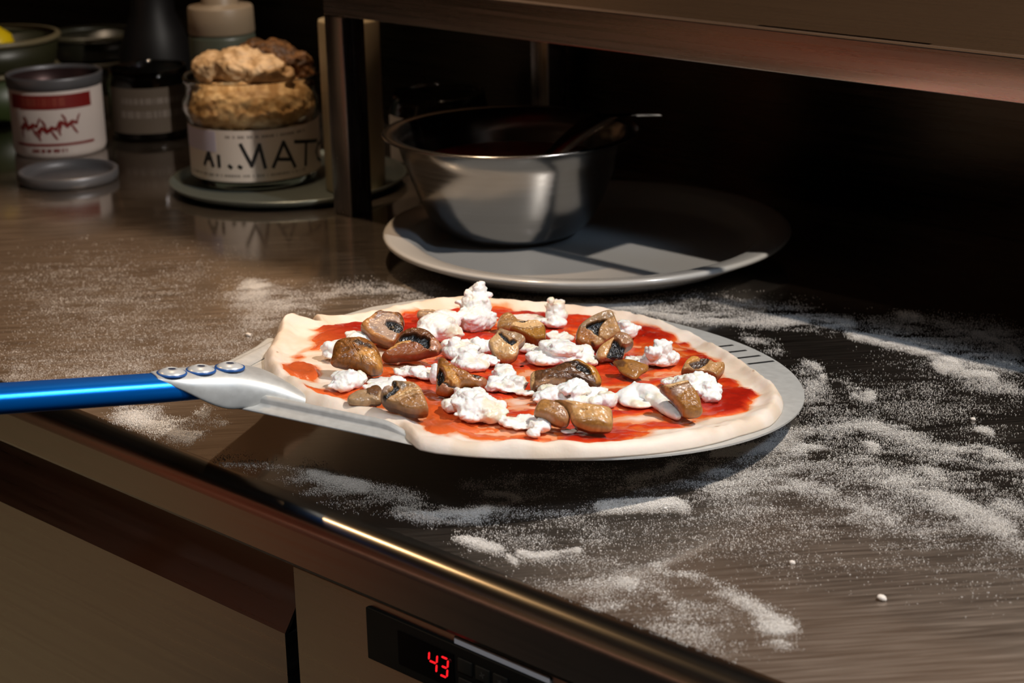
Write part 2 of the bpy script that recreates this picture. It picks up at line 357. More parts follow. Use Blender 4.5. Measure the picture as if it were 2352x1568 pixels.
 l=((-.7015,.8174,.9308),48,10,'slice','stem',[(-12.7,2.9),(-11.2,7.8),(-7.9,11.5),(-3,14.8),(-1,17.6),(2.3,18.8),(5.7,18.4),(8.1,16.7),(9.8,14.2),(10.5,12.3),(8.5,10.3),(5.5,8.6),(4.6,4.8),(3.7,1.7),(-0,1.1),(-6,1.1),(-8.6,-.6),(-11.3,.3)],[('black',[(-6,1.5),(-4.5,6.4),(-3.2,10.6),(-1.9,13.4),(.4,12.8),(2.2,9.5),(5.5,8.6),(4.6,4.8),(3.7,1.7),(-1,1.1)],-2.6,0.4),('pink2',[(-1,17.2),(2.3,18.8),(5.7,18.4),(8.1,16.7),(9.8,14.2),(10.5,12.3),(6.5,9.4),(2.8,9.2),(1.1,12.4),(-2,14.9)],1.6,0.4)]),
 m=((-.6734,.799,.9314),22,5,'brown','brown',[(-11.7,15.4),(-8.4,16.8),(-3.5,18.4),(1.5,17.8),(5.7,15.5),(8.6,14.2),(10.4,13.3),(9.4,8.9),(5.7,5.9),(3.9,2),(1.3,.1),(-2.9,2.4),(-7.3,6.2),(-8.5,10.9)],[('flesh2',[(-2.6,12.5),(2.3,13.6),(4.6,11.6),(3.7,4.6),(-.2,5.8),(-2.4,8.3)],0.5,0.8),('umber',[(-11.1,15.5),(-5.8,16.5),(-3.3,12.5),(-5.3,9),(-7.9,9.9)],-0.3,0.8)]),
 n=((-.6753,.7454,.9379),42,11,'cap','umber',[(-21.5,1.4),(-21.7,5.8),(-21.4,11.4),(-16.1,12),(-9.8,14.5),(-5.8,17.1),(-2.1,19.2),(1.4,19.8),(5.2,21.4),(7.7,20.3),(12.2,17.6),(15.4,16.7),(17,13.5),(18.7,10.2),(19,6.5),(17.2,3.8),(15,4.4),(10.9,5.9),(7.7,5.7),(4.6,7.3),(1.8,5.3),(-3.2,4.2),(-7.9,4.2),(-12.6,2.1),(-17.2,-.9),(-20.6,-1.5)],[('pink2',[(-18.6,3.8),(-13.3,4.6),(-8,5.3),(-1.7,5.8),(-2,4.1),(-7.9,3.1),(-13.2,2),(-17.5,-.9)],0,0.6),('pale',[(-21.6,5.1),(-21.1,10.7),(-19.5,10.1),(-19.2,3.8),(-20.6,-.7)],-0.3,0.5),('char',[(-20.8,11.5),(-9.8,14.5),(-2.1,19.2),(1.4,19.4),(5.3,17.8),(3.8,14.4),(-.4,16.7),(-6.7,15.1),(-14.5,11.2)],0,0.7),('gold2',[(1.1,19.6),(5.5,21.4),(12.2,17.6),(15.4,16.7),(18,10.2),(18.7,6.5),(15.6,4.8),(13.3,9.1),(12.3,12.4),(8.5,16.2),(5.2,18.2)],1,0.4),('black',[(3.7,14.7),(5.3,17.1),(8.5,15.8),(11.4,13.4),(13,10.6),(10.8,9.3),(7.6,10.9),(4.4,12.2)],-1.6,0.4)]),
 o=((-.6466,.8324,.9281),32,8,'slice','flesh',[(-13.5,4.6),(-12.6,7.8),(-10.8,12),(-8.1,15.3),(-4.8,15.6),(-2.8,14.4),(.5,15.1),(3.5,15.4),(4.7,13.2),(7.6,11.7),(11.6,13.1),(12.8,10.8),(12.4,8.1),(10.6,4.8),(7.8,.6),(5.9,2.2),(1.7,4.1),(-3.2,3.7),(-7.1,4.3),(-9.7,5.4)],[('gold',[(-12.6,7.8),(-10.5,12),(-8.1,15.1),(-3.1,14.8),(-3.2,12.6),(-6.9,10.5),(-9.6,8)],0.9,0.4),('brown2',[(6.6,3.6),(10.1,8.3),(11.6,12.9),(12.8,10.8),(12,7.2),(7.8,.6)],0.5,0.4),('char',[(-8.9,8.5),(-6.9,10),(-2.9,11.3),(-1.5,14.1),(3.5,15.4),(4.4,13.7),(2.3,10.8),(-.4,7.9),(-3.5,4.6),(-6.4,4.8),(-8.3,6.8)],-0.7,0.4)]),
 p=((-.6045,.7606,.9349),45,12,'stem','brown2',[(-13.8,17.7),(-10.2,18.7),(-4.7,20.4),(1.8,23),(2.7,22),(6,17),(8.2,14),(9.4,11),(9.7,7.2),(10.7,4.5),(9.3,2),(5.1,.3),(.2,.4),(-1,2.3),(-3.4,6.3),(-7.1,11.2),(-10.5,14.8),(-12.3,16.4)],[('pale',[(-11.7,17.5),(1.8,22.8),(3.3,21),(-7.7,15.7),(-10.5,15.9)],0.5,0.3),('umber',[(-8.3,15),(3.3,20.5),(3.7,19.8),(-8,14.1)],-0.5,0.25),('pink',[(-7.7,14.1),(3.6,19.6),(6,16.7),(.5,14.9),(-.7,12.7),(-4.7,10.4),(-6.8,12.3)],0.2,0.6),('brown',[(-3.7,8),(.8,13.5),(7,14.3),(9.4,10.6),(10.6,4.5),(5.1,.7),(-.1,1)],0.3,1),('umber',[(-13.8,17.7),(-11.7,17.5),(-8.3,12.2),(-4,6.9),(-1.3,2.3),(-3.4,6.3),(-7.1,11.2),(-10.5,14.8)],-0.8,0.3)]),
 q=((-.6344,.6878,.943),42,12,'brown','flesh2',[(-10.6,6.8),(-9.6,11),(-8.2,14.5),(-6.5,15.5),(-2.3,15.3),(1.8,14.2),(5.4,12.4),(7.9,9.8),(9.1,6.1),(8.9,2.7),(6.9,.5),(4,1),(.4,2.1),(-3.8,4.5),(-7.3,6)],[('brown2',[(-9.3,11),(-6.1,14),(-2.3,13.2),(-.9,7.5),(-5.3,6.1),(-8.9,7.2)],0,1.2),('pink2',[(-2.3,12.9),(1.9,12.5),(5.5,10.7),(8.5,7.1),(8,3),(5.1,3.4),(1.4,7.6),(-1.6,10.2)],0,0.7),('pale',[(-7.1,15.7),(-2.3,15.6),(2.4,14.4),(5.7,12.6),(8,9.8),(7.3,9.8),(4.9,11.7),(1.9,13.3),(-2.3,14.4),(-6.5,14.5)],0.8,0.25)]),
 r=((-.6195,.6949,.9421),38,12,'stem','stem',[(-17,18.1),(-14.1,18.1),(-9.6,17.5),(-5.2,17.1),(.7,16.5),(6.6,16.2),(12.5,15.6),(15.2,15),(15.8,10.1),(15.9,1.5),(11.2,.8),(3.9,.6),(.4,1.8),(-3.5,3.3),(-6.4,6.6),(-7.1,10.9),(-9.5,14.3),(-13.4,16.2)],[('brown',[(-6.1,5.9),(.9,4.3),(9.7,3.5),(15.6,4.3),(15.9,1.5),(3.9,.6),(-3.5,3.3)],0,1.2),('umber',[(-16.7,18.3),(-12.3,17.9),(-10.2,16.1),(-13.1,16)],-0.3,0.4),('umber',[(14.9,15.4),(16,10.1),(16,1.5),(15.4,1.5),(15.2,10)],-0.2,0.2)]),
)
CHEESE=dict(
 tall=[(-10.5,-69.8,11.3,12.1,7.7),(-19.3,-81.2,17.2,10.6,8.7),(-21.7,-83.5,22.8,7.2,6.6),(-22.7,-83,27.4,5,4.7),(-19.8,-70.5,10.3,8.3,6.4)],
 dome=[(22.5,-57.4,12.3,14,9.1),(11,-67.9,12.9,10.9,7.2),(30.7,-53.8,10.3,9.1,6.4),(15.6,-50.3,9.8,7,5.8)],
 far=[(-75.5,-70.7,9.5,7.9,5.4),(-75.3,-72,14.5,6.8,4.9),(-67.1,-66.1,20,2.5,2.5),(-66.3,-58.4,8,8.4,3.4)],
 film=[(-60.5,-80,6.1,11.9,.8),(-54.2,-86.1,6,5.7,.7),(-65,-68.9,6.7,6.2,1.6)],
 mid=[(33.4,-10.5,9.9,11.9,5.8),(38.1,9.8,8.4,10.7,3.9),(29.3,-27.3,8.7,7.9,4.2),(14.6,-21.1,8.9,9.2,4.6),(24.1,6.6,8.1,6.2,3.5)],
 bit=[(-13.4,-13.1,7.4,5.3,2.5),(-14.9,-7.1,7.1,3.7,2.2)],
 broad=[(-24.4,10.9,9,17.9,4.7),(-10.3,13.2,8.2,12,3.6),(-33.1,21.6,7.7,9.4,3),(-19.8,17,14.3,11.5,3.8)],
 sliver=[(-52.5,-31.2,6.2,9.3,1),(-47.2,-32.3,7,4.9,2)],
 behind=[(-94,-17.9,10,7.2,6),(-94.3,-22.5,12.2,5,3.7)],
 ridge=[(-76.4,40.1,8.5,11.1,4),(-76.2,42.4,16.5,6.3,5.1),(-69.5,32.1,6.3,10.6,1),(-84.3,42.7,9,5.3,4.7),(-67.7,44.4,14.3,5.7,4)],
 flat=[(95.7,-39.2,9.7,12.3,5.6),(76.6,-58.5,9,8.9,4.6),(103,-40,7.5,7.7,2.7)],
 chunk=[(124.4,17.8,9.5,9.2,5.3),(130.6,22,7.7,5.8,3),(115.7,13,8.3,5.4,3.7)],
 sheet=[(102.1,20.4,6.4,11.3,1.2),(96.9,27.7,6.3,8.3,1.1),(114.1,29.6,7.1,6.3,2.2)],
 small=[(76.6,8,6.9,10,1.9),(74.1,17.1,7.3,8,2.4),(84,8.4,6.7,5,1.6)],
 nub=[(72.8,26.4,9.7,4,5.6),(72.1,24.4,13,2.7,2.5)],
 curd=[(33.4,38,9,7.5,4.6),(34,52,8.2,6.4,3.6),(43.9,50.1,7.6,8.9,2.8),(39.8,55.4,6.1,8.9,.8),(36.7,64.2,5.9,5.9,.5)],
 big=[(79.2,72.3,9.1,10.5,4.8),(84.5,92,10.4,13.1,6.5),(91.5,78.9,8.6,8,4.2),(81.9,100.4,8.9,8.8,4.5),(91.3,96.7,7.6,7.9,2.8),(86.7,88.3,15.2,8,3.5)],
 front=[(70.9,114.6,6.4,10.7,1.2),(67.4,125.9,7.9,6.4,3.2),(75.9,133.1,7.2,4.1,2.2),(77.2,110.5,6.9,5.6,1.9)],
 long=[(23.9,80.1,8,13.2,3.3),(11.9,90.6,7.9,13.4,3.2),(36.1,82.2,8.1,6.3,3.5),(6.3,102,9,5.8,4.7),(19,87.4,12.8,10.7,1.7)],
 roll=[(-10.2,97.6,7.5,6.9,5.2),(-12.9,97.1,8.5,6.7,4.9),(-15.6,96.6,9.4,6.5,4.7),(-18.3,96.1,10.4,6.4,4.4),(-19,98.5,10.7,6.3,4.4),(-19.6,100.9,11.1,6.2,4.4),(-20.3,103.2,11.4,6.1,4.5),(-20.5,105.6,10.8,6.1,4.6),(-20.7,108,10.1,6.1,4.8),(-20.9,110.4,9.5,6.1,5),(-20.2,113.8,9.1,5.8,4.7),(-19.5,117.2,8.7,5.6,4.5),(-18.8,120.6,8.3,5.3,4.2),(-18,123.9,8.1,4.9,3.9),(-17.3,127.2,7.9,4.5,3.6),(-16.5,130.5,7.7,4.1,3.3),(-16.3,132.7,7.4,3.5,2.8),(-16.1,134.8,7.1,2.9,2.3),(-15.8,137,6.9,2.4,1.8),(-10.8,107.2,6.9,9.7,1.8),(-7.7,105.2,7.4,7.3,2.6)],
 right=[(-57.8,95.9,9.6,12,5.5),(-59.5,106.8,9.1,9.5,4.8),(-57.2,81.4,7,9.1,2),(-56.9,115,8,5.9,3.4),(-61.1,95.2,13,7.5,2.6)],
 crumb=[(54,133.1,5.8,5.1,.4),(49.8,133.9,6.1,2.8,.7)],
)
FLOUR=[([(-.9026,.9393),(-.8722,.9616),(-.8365,.9774),(-.8043,.9866),(-.7687,1.0002),(-.7404,1.0224),(-.7049,1.0441),(-.6917,1.0563)],0.0024,0.0082,18461),
([(-.8792,.96),(-.8386,.9798),(-.8109,.9851),(-.778,.9925)],0.0009,0.0031,3174),
([(-.8794,.9696),(-.8263,1.0037),(-.7735,1.0364),(-.7129,1.0558)],0.0052,0.018,6465),
([(-.9358,.9373),(-.8794,.9696),(-.8005,1.021)],0.0044,0.0152,4188),
([(-.6792,1.0324),(-.6595,1.034),(-.6365,1.035),(-.6117,1.0321),(-.5918,1.0257)],0.0017,0.0055,9569),
([(-.6319,1.0329),(-.5619,1.0565)],0.0036,0.0118,4467),
([(-.6068,1.0189),(-.5534,1.0411)],0.0027,0.0088,2665),
([(-.5991,1.0116),(-.5821,1.0148),(-.5586,1.0169)],0.0016,0.0052,5054),
([(-.6723,1.0482),(-.5844,1.0967)],0.0063,0.0212,6339),
([(-.6766,1.0898),(-.6602,1.0943)],0.0021,0.0071,673),
([(-.6162,1.0887),(-.597,1.0837),(-.5742,1.0717)],0.0017,0.0057,1152),
([(-.6465,1.0888),(-.5867,1.1009)],0.0041,0.0137,1991),
([(-.5763,.9999),(-.5329,1.0045)],0.0043,0.0132,1566),
([(-.6687,.9646),(-.6603,.9648),(-.6487,.9554),(-.6395,.9445)],0.0017,0.0052,786),
([(-.6527,.9443),(-.6331,.9305)],0.0038,0.0116,830),
([(-.6346,.9187),(-.6189,.901)],0.0066,0.0198,931),
([(-.6235,.945),(-.6102,.9466),(-.5995,.9399),(-.5982,.9308),(-.6096,.9314)],0.0013,0.004,1033),
([(-.6295,.9442),(-.5998,.9428)],0.0024,0.0073,633),
([(-.729,.9822),(-.7144,.9796),(-.6963,.9766)],0.0026,0.0084,936),
([(-.6209,.8993),(-.5532,.9367)],0.0117,0.0345,2476),
([(-.6027,.9668),(-.5127,.9421)],0.013,0.0389,1881),
([(-.598,.8889),(-.5784,.9055)],0.0051,0.0149,670),
([(-.6092,.7943),(-.6046,.8124),(-.5996,.8347),(-.5899,.8467)],0.0022,0.0062,9222),
([(-.6204,.7691),(-.6092,.7943)],0.0019,0.0053,980),
([(-.6101,.8405),(-.5932,.8643)],0.0023,0.0064,967),
([(-.5891,.8584),(-.5855,.8708),(-.5711,.8944),(-.5594,.8949)],0.0023,0.0065,2244),
([(-.584,.8426),(-.5694,.8605),(-.5492,.8677)],0.0015,0.0042,5388),
([(-.5918,.8198),(-.575,.8341)],0.0022,0.0061,1163),
([(-.5703,.8932),(-.5529,.8939),(-.5358,.8945)],0.004,0.0115,1915),
([(-.5434,.879),(-.5084,.8866)],0.0029,0.0082,1571),
([(-.5192,.8906),(-.5015,.9031),(-.4871,.9021)],0.0015,0.0041,1891),
([(-.5009,.8974),(-.4717,.8947)],0.0031,0.0087,1328),
([(-.5224,.9292),(-.5111,.9294)],0.0015,0.0043,714),
([(-.5942,.7787),(-.5562,.8283),(-.5214,.8624),(-.4597,.8733)],0.0062,0.0168,7760),
([(-.6036,.7336),(-.554,.7842),(-.501,.8298),(-.439,.8362)],0.0088,0.023,8227),
([(-.5816,.7819),(-.5631,.7887),(-.5448,.7913),(-.5303,.7989)],0.0024,0.0062,2184),
([(-.5416,.8323),(-.5334,.8436)],0.0024,0.0065,781),
([(-.529,.8304),(-.506,.8335),(-.484,.8284),(-.4621,.8224),(-.4421,.8186)],0.003,0.0079,3844),
([(-.5108,.8543),(-.4968,.8538)],0.0021,0.0058,559),
([(-.4762,.8156),(-.4486,.8168),(-.4225,.8066)],0.0044,0.0114,3224),
([(-.4601,.8411),(-.4431,.8403)],0.0032,0.0083,1096),
([(-.5141,.7792),(-.4849,.7877)],0.0029,0.0075,1382),
([(-.4712,.7825),(-.4497,.7888)],0.0026,0.0066,806),
([(-.5538,.745),(-.4199,.8019)],0.0133,0.0336,4716),
([(-.9415,.6227),(-.9108,.6185),(-.8924,.6243),(-.8763,.6283),(-.8643,.6337)],0.0021,0.0062,9807),
([(-.9278,.6211),(-.9153,.6347)],0.0032,0.0095,933),
([(-.8914,.648),(-.8803,.6543),(-.8692,.6539)],0.0024,0.007,1162),
([(-.8801,.6183),(-.8597,.6205)],0.0016,0.0044,1002),
([(-.9262,.6104),(-.8654,.6232)],0.0037,0.0107,1826),
([(-.8243,.6105),(-.7967,.62),(-.7643,.6245)],0.0025,0.0067,1204),
([(-.768,.6325),(-.7447,.633),(-.7248,.636)],0.0017,0.0045,4573),
([(-.7711,.6272),(-.7303,.6329)],0.0034,0.009,1339),
([(-.7225,.6355),(-.6915,.642)],0.0028,0.0074,920),
([(-.757,.6183),(-.7022,.6328)],0.0038,0.0099,1575),
([(-.6902,.6739),(-.6767,.6805),(-.671,.6953),(-.6718,.703)],0.0014,0.0038,581),
([(-.6791,.6933),(-.6195,.7528)],0.0043,0.0115,1862),
([(-.6255,.7376),(-.6157,.7595),(-.6193,.7717)],0.0014,0.0039,688),
([(-.6743,.6712),(-.661,.6778),(-.6502,.6784)],0.0009,0.0024,872),
([(-.6838,.6314),(-.6622,.6393),(-.6534,.6484),(-.6523,.6571)],0.0018,0.0047,6085),
([(-.6947,.6275),(-.6675,.6317)],0.0023,0.0059,1122),
([(-.6624,.6592),(-.6184,.6971)],0.0051,0.013,2050),
([(-.6113,.6977),(-.6002,.7112),(-.5862,.7287),(-.5778,.7305)],0.0018,0.0047,7344),
([(-.6224,.7158),(-.6177,.732),(-.606,.7364)],0.0012,0.0031,515),
([(-.6025,.7508),(-.5891,.7606),(-.5778,.7769)],0.0012,0.0031,775),
([(-.6035,.775),(-.5874,.7837)],0.0014,0.0039,530),
([(-.5859,.7488),(-.5557,.7668)],0.0056,0.0146,1939),
([(-.6437,.6226),(-.6267,.6229),(-.6109,.6239)],0.0013,0.0032,2989),
([(-.6056,.6216),(-.5963,.6187)],0.0009,0.0021,238),
([(-.604,.6278),(-.5945,.6305),(-.5884,.6399),(-.5826,.6505)],0.0009,0.0021,2118),
([(-.6476,.6376),(-.5785,.6753)],0.0076,0.0189,2691),
([(-.5907,.6263),(-.5307,.6451)],0.0081,0.019,2708),
([(-.5481,.6109),(-.4787,.629)],0.0085,0.0192,4669),
([(-.5467,.6644),(-.5124,.6624),(-.492,.6597),(-.476,.6552),(-.4599,.6502)],0.0021,0.0048,2836),
([(-.4649,.647),(-.4525,.645)],0.0036,0.008,4539),
([(-.5447,.6356),(-.5371,.6396)],0.0019,0.0044,476),
([(-.5268,.6371),(-.5139,.6376)],0.0019,0.0043,369),
([(-.5645,.7145),(-.5632,.7292)],0.0011,0.0029,199),
([(-.5753,.6817),(-.5072,.7193)],0.0088,0.0215,1479),
([(-1.064,.6177),(-1.0231,.6578),(-.9897,.7035),(-.9704,.762)],0.01,0.0319,5733),
([(-1.1007,.6407),(-.9934,.7807)],0.0121,0.04,4397),
([(-1.1761,.7244),(-1.062,.7768)],0.0122,0.0425,2981),
([(-1.0507,.6094),(-1.0081,.6475),(-.9846,.6787)],0.0035,0.0109,1885),
([(-1.1614,.7223),(-1.0868,.7494)],0.0051,0.0178,584),
([(-1.2529,.7358),(-1.1031,.8286)],0.0134,0.0488,3845),
([(-1.0878,.8412),(-1.0679,.8458)],0.003,0.0105,5478),
([(-1.0659,.8155),(-1.0368,.8324),(-1.0006,.8345)],0.0041,0.0143,3627),
([(-1.0888,.8256),(-1.0312,.8442)],0.0058,0.0205,2904),
([(-1.0348,.8556),(-.9725,.9288)],0.0052,0.0182,4036),
([(-1.0228,.789),(-.9981,.7963)],0.0043,0.0146,1207),
]
VIEW_R=(.7248,.689); VIEW_D=(-.689,.7248)
JAR_LETTERS=[[[(-.8837,.0436),(-.7355,.0243),(-.6041,.0431),(-.5363,.0221)]],[[(-.4131,.0219),(-.2307,.0433),(-.0522,.0194)],[(-.3454,.0286),(-.125,.0267)]],[[(-.0255,.0418),(.5524,.0363)],[(.2104,.0395),(.1665,.0185)]],[[(.8661,.0323),(.6001,.0321),(.5004,.0267),(.5602,.0197),(.867,.0125)]],[[(-1.5458,.0234),(-1.438,.0358),(-1.3642,.0231)],[(-1.5027,.0288),(-1.3915,.0295)]],[[(-1.2513,.0328),(-1.2486,.0232)]],[[(-1.0803,.0243),(-1.0501,.0228)]],[[(-.9276,.0239),(-.8983,.0229)]],]
# ------------------------------------------------------------------ materials of the setting
WORKTOP_Z = 0.9
def worktop_steel():
    """Worn steel: a clear wiped sheen, plus a scoured, dust-filmed lobe, raised at left and near to paint in the warm glow."""
    m, nt, b = new_mat('worn_worktop_steel')
    L_ = nt.links.new
    tc = nt.nodes.new('ShaderNodeTexCoord')
    def noise(rot, stretch, scale, detail=6):
        a = nt.nodes.new('ShaderNodeMapping'); a.inputs['Rotation'].default_value = (0, 0, rot)
        c = nt.nodes.new('ShaderNodeMapping'); c.inputs['Scale'].default_value = stretch
        n = nt.nodes.new('ShaderNodeTexNoise'); n.inputs['Scale'].default_value = scale; n.inputs['Detail'].default_value = detail
        L_(tc.outputs['Object'], a.inputs[0]); L_(a.outputs[0], c.inputs[0]); L_(c.outputs[0], n.inputs['Vector'])
        return n.outputs['Fac']
    def ramp(src, a, b_, c, d, smooth=False):
        n = nt.nodes.new('ShaderNodeMapRange')
        if smooth: n.interpolation_type = 'SMOOTHSTEP'
        for k, v in (('From Min', a), ('From Max', b_), ('To Min', c), ('To Max', d)): n.inputs[k].default_value = v
        L_(src, n.inputs['Value']); return n.outputs[0]
    def op(kind, a, c):
        n = nt.nodes.new('ShaderNodeMath'); n.operation = kind
        for k, v in enumerate((a, c)):
            if hasattr(v, 'links') or hasattr(v, 'is_linked'): L_(v, n.inputs[k])
            else: n.inputs[k].default_value = v
        return n.outputs[0]
    s1 = noise(math.radians(-50), (9, 170, 1), 2.4)
    s2 = noise(math.radians(-38), (8, 300, 1), 2.0)
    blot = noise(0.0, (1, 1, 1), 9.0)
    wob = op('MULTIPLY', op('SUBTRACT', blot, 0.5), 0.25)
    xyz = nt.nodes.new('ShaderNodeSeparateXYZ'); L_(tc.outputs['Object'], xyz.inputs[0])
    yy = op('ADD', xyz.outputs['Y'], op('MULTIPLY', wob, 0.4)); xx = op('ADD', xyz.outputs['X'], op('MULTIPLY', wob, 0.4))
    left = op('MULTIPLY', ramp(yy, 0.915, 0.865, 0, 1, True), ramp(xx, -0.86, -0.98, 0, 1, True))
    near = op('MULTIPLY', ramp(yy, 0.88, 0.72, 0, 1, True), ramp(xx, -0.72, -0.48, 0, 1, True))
    film = op('ADD', op('MULTIPLY', left, 0.36), op('MULTIPLY', near, 0.52))  # left and near masks put the brown and tan glow into the film
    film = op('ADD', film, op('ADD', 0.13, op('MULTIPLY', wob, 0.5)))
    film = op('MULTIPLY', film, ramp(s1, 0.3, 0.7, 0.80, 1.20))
    b.inputs['Metallic'].default_value = 1.0
    b.inputs['Base Color'].default_value = (0.34, 0.325, 0.31, 1)
    L_(ramp(s2, 0.3, 0.7, 0.06, 0.13), b.inputs['Roughness'])
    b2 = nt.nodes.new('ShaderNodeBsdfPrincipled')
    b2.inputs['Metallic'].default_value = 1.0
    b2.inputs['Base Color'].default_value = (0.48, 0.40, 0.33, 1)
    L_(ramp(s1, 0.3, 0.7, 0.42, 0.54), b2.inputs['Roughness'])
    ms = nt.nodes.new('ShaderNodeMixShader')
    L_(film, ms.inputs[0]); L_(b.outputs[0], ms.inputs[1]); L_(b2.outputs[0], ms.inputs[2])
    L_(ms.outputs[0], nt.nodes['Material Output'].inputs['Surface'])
    return m
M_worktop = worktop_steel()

M_panel = steel('brushed_panel_steel', (150, 146, 140), 0.26, 0.36, (2, 1, 160), scale=2.0)
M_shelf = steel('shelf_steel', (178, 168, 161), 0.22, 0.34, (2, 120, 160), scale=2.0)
M_post = steel('post_steel', (150, 146, 145), 0.20, 0.30, (90, 90, 2), scale=2.0)
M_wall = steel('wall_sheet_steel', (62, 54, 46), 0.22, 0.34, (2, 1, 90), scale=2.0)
M_dark = mat('shadow_gap_black', (10, 10, 11), 0.6)

# ------------------------------------------------------------------ the room
def structure(o):
    return tag(o, kind='structure')
structure(box('floor', (-4.2, -1.0, -0.05), (1.8, 1.40, 0.0), mat('floor_tile', (112, 100, 80), 0.6)))
structure(box('ceiling', (-4.2, -1.0, 2.7), (1.8, 1.40, 2.75), mat('ceiling_paint', (60, 58, 56), 0.9)))
structure(box('wall_back', (-4.2, 1.330, 0.0), (1.8, 1.40, 2.7), mat('wall_paint_tan', (150, 118, 88), 0.8)))
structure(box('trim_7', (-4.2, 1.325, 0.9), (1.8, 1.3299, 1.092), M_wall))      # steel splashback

structure(box('wall_left', (-4.28, -1.0, 0.0), (-4.2, 1.40, 2.7), mat('wall_paint_dark', (52, 48, 44), 0.85)))
structure(box('wall_right', (1.8, -1.0, 0.0), (1.88, 1.40, 2.7), mat('wall_paint_umber', (60, 52, 46), 0.85)))
structure(box('wall_front', (-4.2, -1.06, 0.0), (1.8, -1.0, 2.7), mat('wall_paint_brown', (96, 80, 62), 0.8)))
# added unseen blocks behind the camera, coloured for their reflections in the steel
M_terra = mat('terracotta_reflection_block', (150, 68, 42), 0.75)
structure(box('trim_1', (-2.17, -1.0, 0.0), (-2.0, -0.45, 1.0), M_terra))
structure(box('trim_6', (-2.10, -0.95, 1.0), (-2.0, -0.48, 1.40), M_terra))
structure(box('trim_2', (-1.87, -1.0, 0.0), (0.6, -0.46, 0.70), mat('dark_reflection_block', (30, 31, 38), 0.6)))
structure(box('trim_3', (-1.87, -1.0, 0.702), (0.6, -0.45, 0.73), mat('rose_reflection_slab', (235, 184, 168), 0.6)))
structure(box('trim_4', (-1.995, -1.0, 0.0), (-1.875, -0.45, 0.75), M_terra))
structure(box('trim_5', (-1.80, -0.44, 0.0), (0.6, 0.55, 0.012), mat('dark_reflection_mat', (22, 23, 27), 0.8)))  # unseen dark sheet added to keep the lit floor out of reflections

# ------------------------------------------------------------------ worktop
pr = [(1.325, 0.9), (0.606, 0.9)]
for k in range(1, 9):
    a = math.pi / 2 * k / 8
    pr.append((0.606 - 0.014 * math.sin(a), 0.886 + 0.014 * math.cos(a)))
pr += [(0.592, 0.8665), (0.593, 0.8645), (0.616, 0.8645), (0.616, 0.862), (1.325, 0.862)]
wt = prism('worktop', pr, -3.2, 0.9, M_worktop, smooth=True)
tag(wt, 'long brushed steel worktop dusted with flour, rounded front edge', 'worktop')
from_edge = wt.data
for p in from_edge.polygons:
    p.use_smooth = False
for p in from_edge.polygons:
    if len(p.vertices) == 4:
        c = p.center
        if c.y < 0.6059 and c.z > 0.884: p.use_smooth = True
wt.data.materials.append(steel('lip_steel', (150, 146, 140), 0.20, 0.26, (2, 160, 160), scale=2.0))
for p in wt.data.polygons:
    if p.center.y < 0.6059: p.material_index = 1

# ------------------------------------------------------------------ refrigerated counter under the worktop
fr = empty('counter_fridge', (-0.9, 0.9, 0.0), 'steel refrigerated counter below the worktop with door and lit temperature display', 'fridge')
def fbox(name, lo, hi, m, bev=0.0, parent=fr):
    s = Vector((0.9, -0.9, 0.0))
    return box(name, Vector(lo) + s, Vector(hi) + s, m, parent, bev)
fbox('carcass', (-3.1, 0.66, 0.08), (0.85, 1.32, 0.8605), M_dark)
fbox('fascia_panel', (-0.7455, 0.597, 0.08), (0.8, 0.66, 0.8615), M_panel, 0.0008)
s = Vector((0.9, -0.9, 0.0))
# door with a grip hollow leaning back along its top edge
dp_ = [(0.597, 0.10), (0.597, 0.8165), (0.6270, 0.8612), (0.6280, 0.8606), (0.599, 0.8155), (0.640, 0.8155), (0.640, 0.10)]
door = prism('door', [(p[0] - 0.9, p[1]) for p in dp_], -1.75 + 0.9, -0.7560 + 0.9, M_panel, fr)
door.location = (0, 0, 0)
fbox('hinge_post', (-0.7540, 0.610, 0.10), (-0.7475, 0.655, 0.8605), M_dark)
h = fbox('hinge', (-0.7535, 0.606, 0.815), (-0.7480, 0.612, 0.819), mat('hinge_bronze', (120, 105, 80), 0.4, 0.8))
M_bezel = mat('controller_black', (17, 17, 15), 0.5, Specular_IOR_Level=0.12)
bz = fbox('control_panel', (-0.6842, 0.5945, 0.8272), (-0.540, 0.5975, 0.8572), M_bezel, 0.0008)
fbox('display_window', (-0.6592, 0.5940, 0.8327), (-0.6182, 0.5946, 0.8518), mat('display_glass', (3, 3, 4), 0.2, Specular_IOR_Level=0.08), parent=fr).parent = bz
M_led = mat('red_led', (255, 20, 25), 0.4)
M_led.node_tree.nodes['Principled BSDF'].inputs['Emission Color'].default_value = (1, 0.012, 0.02, 1)
M_led.node_tree.nodes['Principled BSDF'].inputs['Emission Strength'].default_value = 1.0
def digit(name, strokes, x0, zb, w, h_, t=0.00105):
    V = []; F = []
    for (ax, az, bx, bz_) in strokes:
        d = Vector((bx - ax, bz_ - az)) ; d = Vector((d.x * w, d.y * h_)); L = d.length; d.normalize(); nrm = Vector((-d.y, d.x))
        A = Vector((ax * w, az * h_)) + d * 0.0005; Bq = Vector((bx * w, bz_ * h_)) - d * 0.0005
        pts = [A, A + d * t * .5 + nrm * t * .5, Bq - d * t * .5 + nrm * t * .5, Bq, Bq - d * t * .5 - nrm * t * .5, A + d * t * .5 - nrm * t * .5]
        i = len(V)
        for yy in (0.5937, 0.5941):
            for p in pts:
                V.append((x0 + p.x + p.y * 0.12 + 0.9, yy - 0.9, zb + p.y))
        F += [tuple(range(i, i + 6)), tuple(range(i + 6, i + 12))[::-1]] + [(i + k, i + (k + 1) % 6, i + 6 + (k + 1) % 6, i + 6 + k) for k in range(6)]
    return link(name, np_mesh(name, V, F), M_led, bz, smooth=False)
